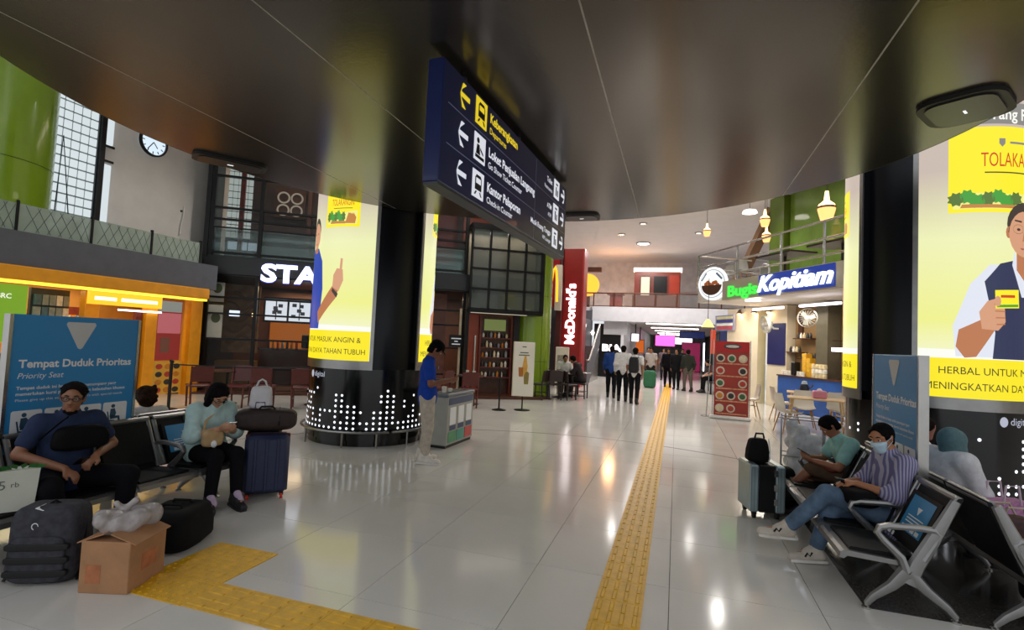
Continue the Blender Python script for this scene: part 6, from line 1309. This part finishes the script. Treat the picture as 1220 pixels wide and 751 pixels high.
lug = thing('duffel_bag', 'green bag at the knees of the far person in a pale top', 'bag', (-1.0, 21.9, 0)); pillow('bag_body', (0, 0, .35), (.5, .25, .70), mat('bag_green', '#2a6a4a', rough=.7, ns=9), lug, .4, .4); MB().tube([(-.1, 0, .7), (0, 0, .82), (.1, 0, .7)], .015, 5).obj('handle', M_blackm, lug)
p = seat_pose(.44, .05); person('seated diner in white at the dark tables by the red pillar', (-3.42, 16.55, 0), R(-160), p, skin='#8d5f45', top='#cfcdca', bottom='#22222a', shoes='#141414', vox=.02, detail=False)
p = seat_pose(.44, .12); person('seated diner in dark clothes at the concourse end of the dark tables', (-2.72, 15.85, 0), R(85), p, skin='#8d5f45', top='#2a2426', bottom='#1a1a20', shoes='#141414', sleeve='long', vox=.02, detail=False)
bq = thing('waiting_bench', 'dark low bench beyond the red menu stand', 'bench', (1.45, 21.5, 0)); bx('seat', M_dch, bq, -.25, .25, -.9, .9, .40, .46)
for sx in (-.2, .2):
    for sy in (-.8, .8): bx('leg', M_blackm, bq, sx-.03, sx+.03, sy-.03, sy+.03, 0, .40)
p = seat_pose(.44, .12); person('seated person with dark clothes on the bench beyond the menu stand', (1.45, 21.3, 0), R(100), p, skin='#b58a6e', top='#5a3a3e', bottom='#141418', shoes='#141414', vox=.02, detail=False)
# ================================================================== luggage and small things
def blob(name, prims, vox, m, parent, **k): return surf_obj(name, prims, vox, m, parent, **k)
# backpack on the floor, left
M_bpk = mat('backpack_grey', '#3d3d43', spec=.2, rough=.85, ns=25, na=.25, bump=.3, bs=60)
t = thing('backpack', 'large dark grey backpack standing on the floor before the man with glasses', 'backpack', (-3.78, 2.36, 0), R(28))
pillow('main_body', (0, .03, .235), (.40, .27, .47), M_bpk, t, .3, .35, taper=.10, noise=.02)
for z in (.08, .16, .24): pillow('front_strap', (0, -.105, z), (.35, .04, .045), mat('strap_black', '#121214', rough=.7, ns=20), t, .4, .3)
pillow('front_pocket', (0, -.085, .16), (.30, .07, .28), M_bpk, t, .35, .35)
MB().tube([(-.05, .03, .45), (0, .03, .485), (.05, .03, .45)], .010, 6).obj('handle', M_blackm, t); b = MB(); b.cbox((-.02, -.03, .46), (.05, .10, .004), Matrix.Rotation(.3, 3, 'Y')); b.obj('luggage_tag', M_stw, t)
MB().tube([(-.03+.018*math.cos(a*PI/5), -.094, .36+.02*math.sin(a*PI/5)) for a in range(8)], .003, 4).obj('logo_mark', M_stw, t)
for x in (-.17, .17): MB().tube([(x, .06, .40), (x*1.1, .02, .25), (x*1.12, -.0, .08), (x*1.2, -.05, .012)], .010, 5).obj('side_strap', M_blackm, t)
# cardboard box with plastic bag
t = thing('cardboard_box', 'worn cardboard box with orange print on the floor', 'box', (-3.33, 2.52, 0), R(18))
M_card = mat('cardboard', '#a97c57', rough=.8, ns=7, na=.12)
b = MB(); b.cbox((0, 0, .155), (.30, .34, .31), bev=.004); b.obj('box_body', M_card, t)
for s in (-1, 1): b = MB(); b.cbox((s*.10, 0, .325), (.17, .33, .006), Matrix.Rotation(s*.35, 3, 'Y')); b.obj('flap', M_card, t)
op_ = mat('orange_print', '#b26f4a', rough=.85, ns=14, na=.2)
bx('orange_print', op_, t, -.11, -.02, -.1715, -.170, .06, .17); bx('orange_print', op_, t, .1505, .152, -.06, .08, .10, .2)
t = thing('plastic_bag', 'crumpled white plastic bag lying on the cardboard box', 'plastic bag', (-3.37, 2.53, .33), R(18)); rn = random.Random(3)
blob('bag_body', [pr_((rn.uniform(-.12, .12), rn.uniform(-.14, .14), rn.uniform(.02, .07)), (rn.uniform(-.12, .12), rn.uniform(-.14, .14), rn.uniform(.02, .09)), rn.uniform(.035, .06)) for _ in range(12)], .010, mat('plastic_film', '#a8a09e', rough=.3, ns=20, na=.15, bump=.6, bs=40), t, k=.015)
blob('bag_knot', [pr_((-.02, .02, .10), (.03, .05, .16), .02), pr_((-.02, .02, .10), (-.06, .0, .15), .018)], .008, mat('plastic_film', '#a8a09e'), t)
# black duffel
t = thing('duffel_bag', 'black duffel bag on the floor behind the cardboard box', 'bag', (-3.57, 3.08, 0), R(20)); M_duf = mat('duffel_black', '#08080a', spec=.2, rough=.75, ns=25, na=.3)
pillow('bag_body', (0, 0, .145), (.42, .50, .29), M_duf, t, .4, .35, taper=.12, noise=.03)
for s in (-1, 1): MB().tube([(-.10, s*.10, .25), (-.06, s*.06, .31), (.06, s*.06, .31), (.10, s*.10, .25)], .010, 6).obj('handle', M_duf, t)
b = MB(); b.cbox((-.1, -.02, .272), (.16, .03, .006)); b.obj('zip_tag', M_stw, t)
# white tote on the seat
t = thing('tote_bag', 'white paper carrier bag with green leaves on the seat beside the man', 'bag', (-4.22, 2.33, .372), R(62)); M_tote = mat('tote_white', '#c9cbbd', rough=.7, ns=6, na=.06)
b = MB(); b.prism([(-.16, 0), (.16, 0), (.18, .27), (-.18, .27)], .12, (0, .06, 0), (1, 0, 0), (0, 0, 1)); b.obj('bag_body', M_tote, t)
b = MB(); put_text(b, '5', (-.02, -.062, .15), (1, 0, 0), (0, 0, 1), h=.06); put_text(b, 'rb', (.04, -.062, .16), (1, 0, 0), (0, 0, 1), h=.035); b.obj('bag_print', mat('print_grey_ink', '#6a6d66', rough=.7, ns=9), t)
M_leaf = mat('leaf_green', '#2f6a2c', rough=.6, ns=12, na=.2)
for k in range(6):
    a = -1.2+k*.45; q = A3(.06*math.sin(a)+.08, -.02, .27); e = q+A3(.09*math.sin(a), -.06, .05*math.cos(a)); m_ = (q+e)/2; s_ = A3(.02*math.cos(a), 0, -.02*math.sin(a))
    b = MB(); b.add([q, m_+s_, e, m_-s_, m_+A3(0, -.004, .006)], [(0, 1, 4), (1, 2, 4), (2, 3, 4), (3, 0, 4), (0, 3, 2, 1)]); b.obj('leaf', M_leaf, t)
b = MB(); b.ball((-.10, 0, .29), (.05, .04, .035), 10, 6); b.obj('orange_item', mat('orange_wrap', '#c4502a', rough=.5, ns=6), t, smooth=True)
# blue suitcase stack, left
t = thing('suitcase', 'navy blue suitcase with red wheels beside the seated woman', 'suitcase', (-3.84, 4.27, 0), R(40)); M_sc = mat('suitcase_navy', '#1d2647', rough=.5, ns=15, na=.15)
b = MB(); b.cbox((0, 0, .335), (.40, .26, .56), bev=.04); b.obj('shell', M_sc, t, smooth=True)
for x in (-.10, .0, .10): b = MB(); b.cbox((x, -.132, .335), (.03, .012, .50), bev=.005); b.obj('shell_rib', M_sc, t)
b = MB(); b.cbox((0, 0, .335), (.404, .02, .565), bev=.008); b.obj('zip_band', mat('zip_red', '#4a1a20', rough=.5, ns=9), t)
for sx in (-1, 1):
    for sy in (-1, 1): MB().lathe([(.001, -.012), (.028, -.012), (.028, .012), (.001, .012)], (0, 0, 0), 12).obj('wheel', mat('wheel_red', '#c4301e', rough=.5, ns=9), t, loc=(sx*.15, sy*.09, .029), rot=(0, PI/2, 0)); bx('wheel_fork', M_blackm, t, sx*.15-.02, sx*.15+.02, sy*.09-.015, sy*.09+.015, .035, .065)
t = thing('suitcase', 'black soft suitcase next to the navy suitcase', 'suitcase', (-4.05, 4.45, 0), R(40)); b = MB(); b.cbox((0, 0, .33), (.32, .28, .60), bev=.04); b.obj('shell', M_duf, t, smooth=True)
for sx in (-1, 1): MB().lathe([(.001, -.015), (.03, -.015), (.03, .015), (.001, .015)], (0, 0, 0), 12).obj('wheel', M_blackm, t, loc=(sx*.12, -.1, .03), rot=(0, PI/2, 0))
t = thing('duffel_bag', 'dark brown duffel bag lying across the suitcases', 'bag', (-3.93, 4.33, .635), R(40)); M_brb = mat('duffel_brown', '#2a1c18', rough=.65, ns=15, na=.3)
pillow('bag_body', (0, 0, .11), (.56, .26, .22), M_brb, t, .55, .4, noise=.05); MB().tube([(-.09, -.06, .20), (-.05, -.08, .245), (.05, -.08, .245), (.09, -.06, .20)], .010, 6).obj('handle', M_blackm, t); MB().tube([(.12, .134*math.cos(a), .11+.114*math.sin(a)) for a in [i*PI/8 for i in range(16)]], .008, 5, closed=True).obj('band', M_blackm, t)
t = thing('carrier_bag', 'white tied plastic carrier bag on top of the brown duffel bag', 'plastic bag', (-3.97, 4.28, .855), R(40)); M_wpb = mat('carrier_white', '#c6c4c8', rough=.4, ns=12, na=.08, bump=.4, bs=30)
pillow('bag_body', (0, 0, .11), (.22, .14, .22), M_wpb, t, .35, .4, taper=.18, noise=.06)
MB().tube([(-.05, 0, .21), (-.03, 0, .27), (.0, 0, .29), (.03, 0, .27), (.05, 0, .21)], .009, 6).obj('handle', M_wpb, t); MB().tube([(-.045, -.06, .01), (-.04, -.065, .065), (.04, -.065, .065), (.045, -.06, .01)], .006, 5).obj('blue_tag', mat('tag_navy', '#24306a', rough=.5, ns=9), t)
# recycling bin
t = thing('recycling_bin', 'grey three slot recycling bin behind the standing man', 'bin', (-3.34, 7.62, 0), R(88))
M_bin = mat('bin_grey', '#9c9c94', rough=.45, ns=8, na=.06); b = MB(); b.cbox((0, 0, .40), (.96, .30, .72), bev=.015); b.obj('bin_body', M_bin, t); b = MB(); b.cbox((0, 0, .785), (.98, .32, .05), bev=.012); b.obj('bin_lid', mat('bin_top', '#5d6670', rough=.4, ns=8), t); bx('plinth', M_blackm, t, -.46, .46, -.13, .13, 0, .05)
bx('header_panel', mat('bin_navy', '#34466a', rough=.45, ns=6), t, -.44, .44, -.156, -.15, .64, .74)
for i, c in enumerate(('#5d9a70', '#4f9a86', '#c4504a')):
    x = -.29+i*.29; bx('white_notice', M_stw, t, x-.10, x+.10, -.157, -.15, .34, .60); bx('notice_text', mat('bin_navy', '#34466a'), t, x-.10, x+.10, -.159, -.157, .26, .33); bx('colour_panel', mat('bin_'+c[1:], c, rough=.5, ns=6), t, x-.13, x+.13, -.157, -.15, .08, .24); bx('slot', M_blackm, t, x-.10, x+.10, -.09, .09, .81, .813)
for k, x in enumerate((-.32, -.12)):
    c = thing('paper_cup', ['crumpled white cup on the recycling bin, nearest the man', 'white cup lid on the recycling bin'][k], 'cup', (-3.34+x*math.cos(R(88)), 7.62+x*math.sin(R(88)), .813)); MB().lathe([(.001, 0), (.03, 0), (.04, .09-.04*k), (.001, .095-.04*k)], n=12).obj('cup_body', pr[6], c, smooth=True)
# aluminium suitcase, right
t = thing('suitcase', 'silver aluminium suitcase with black middle standing by the teal shirted person', 'suitcase', (.86, 5.92, 0), R(12)); M_als = mat('suitcase_silver', '#9fb0b4', rough=.3, metal=.6, ns=6, na=.06)
for x in (-.125, .125):
    b = MB(); b.cbox((x, 0, .30), (.09, .36, .46), bev=.015); b.obj('shell', M_als, t)
    for k in range(3): bx('shell_groove', mat('groove', '#7d8d92', rough=.3, metal=.6, ns=6), t, x-.03+k*.03-.003, x-.03+k*.03+.003, -.1815, -.18, .09, .51)
b = MB(); b.cbox((0, 0, .30), (.16, .35, .46), bev=.01); b.obj('middle', M_blackm, t)
for z in (.15, .29, .43): bx('latch', M_steel2, t, .055, .09, -.195, -.18, z, z+.06)
for sx in (-1, 1):
    for sy in (-1, 1): MB().lathe([(.001, -.014), (.03, -.014), (.03, .014), (.001, .014)], (0, 0, 0), 12).obj('wheel', M_blackm, t, loc=(sx*.11, sy*.13, .031), rot=(0, PI/2, 0)); bx('wheel_fork', M_blackm, t, sx*.11-.02, sx*.11+.02, sy*.13-.02, sy*.13+.02, .04, .075)
t = thing('shoulder_bag', 'black bag perched on the silver suitcase', 'bag', (.82, 5.90, .532), R(12)); pillow('bag_body', (0, 0, .12), (.24, .15, .24), M_duf, t, .4, .4, taper=.3, noise=.04); MB().tube([(-.03, 0, .24), (-.02, 0, .285), (.05, 0, .285), (.06, 0, .24)], .010, 6).obj('handle', M_duf, t); MB().tube([(.09, -.04, .24), (.10, -.06, .12), (.09, -.05, .02)], .006, 5).obj('strap', M_stw, t)
t = thing('backpack', 'small black backpack between the silver suitcase and the bench', 'backpack', (1.10, 6.22, 0), R(10)); pillow('main_body', (0, 0, .225), (.30, .2, .45), M_duf, t, .4, .5, taper=.15); MB().tube([(-.03, 0, .43), (0, 0, .47), (.03, 0, .43)], .009, 6).obj('handle', M_duf, t)
# glossy paper stack / newspaper rack behind teal person
t = thing('display_crate', 'silver wire crate of plastic wrapped goods behind the teal shirted person', 'crate', (1.45, 7.0, 0), R(-10)); M_wire = mat('wire_silver', '#a3a4a6', rough=.3, metal=.8, ns=9)
for z in (.03, .45, .88): MB().tube([(-.22, -.16, z), (.22, -.16, z), (.22, .16, z), (-.22, .16, z)], .008, 5, closed=True).obj('wire_hoop', M_wire, t)
for (x, y) in ((-.22, -.16), (.22, -.16), (.22, .16), (-.22, .16)): MB().cyl((x, y, 0), (x, y, .9), .010, n=6).obj('corner_post', M_wire, t)
rn = random.Random(8); blob('wrapped_goods', [pr_((rn.uniform(-.14, .14), rn.uniform(-.1, .1), rn.uniform(.1, .80)), (rn.uniform(-.14, .14), rn.uniform(-.1, .1), rn.uniform(.1, .82)), .075) for _ in range(16)], .014, mat('shrink_wrap', '#b4b6ba', rough=.2, ns=14, na=.2, bump=.6, bs=30), t, k=.02)
# pink and dark bags on the rear right bench
t = thing('pink_bag', 'pink mesh bag standing on the rear right bench', 'bag', (2.42, 5.02, .365), R(20)); M_pink = mat('bag_pink', '#a8709c', rough=.6, ns=40, na=.25)
b = MB(); b.prism([(-.14, 0), (.14, 0), (.16, .24), (-.16, .24)], .14, (0, .07, 0), (1, 0, 0), (0, 0, 1)); b.obj('bag_body', M_pink, t)
for y in (-.072, .072): MB().tube([(-.07, y, .22), (-.05, y, .36), (.05, y, .36), (.07, y, .22)], .008, 6).obj('handle', mat('handle_pale', '#c9b3c0', rough=.5, ns=6), t)
t = thing('handbag', 'dark red patterned handbag with pale handles before the pink bag', 'bag', (2.30, 4.70, .365), R(10)); pillow('bag_body', (0, 0, .10), (.34, .16, .20), mat('bag_maroon', '#3a1a18', rough=.6, ns=30, na=.5), t, .4, .45, taper=.15)
for y in (-.04, .04): MB().tube([(-.08, y, .18), (-.05, y*1.6, .27), (.05, y*1.6, .27), (.08, y, .18)], .008, 6).obj('handle', mat('handle_cream', '#b9a98e', rough=.5, ns=6), t)
t = thing('duffel_bag', 'black bag filling the floor under the rear right bench', 'bag', (2.55, 4.45, 0), R(5)); pillow('bag_body', (0, 0, .15), (.42, .6, .30), M_duf, t, .4, .35, taper=.1, noise=.03); MB().tube([(0, -.08, .28), (0, -.05, .33), (0, .05, .33), (0, .08, .28)], .010, 6).obj('handle', M_duf, t)
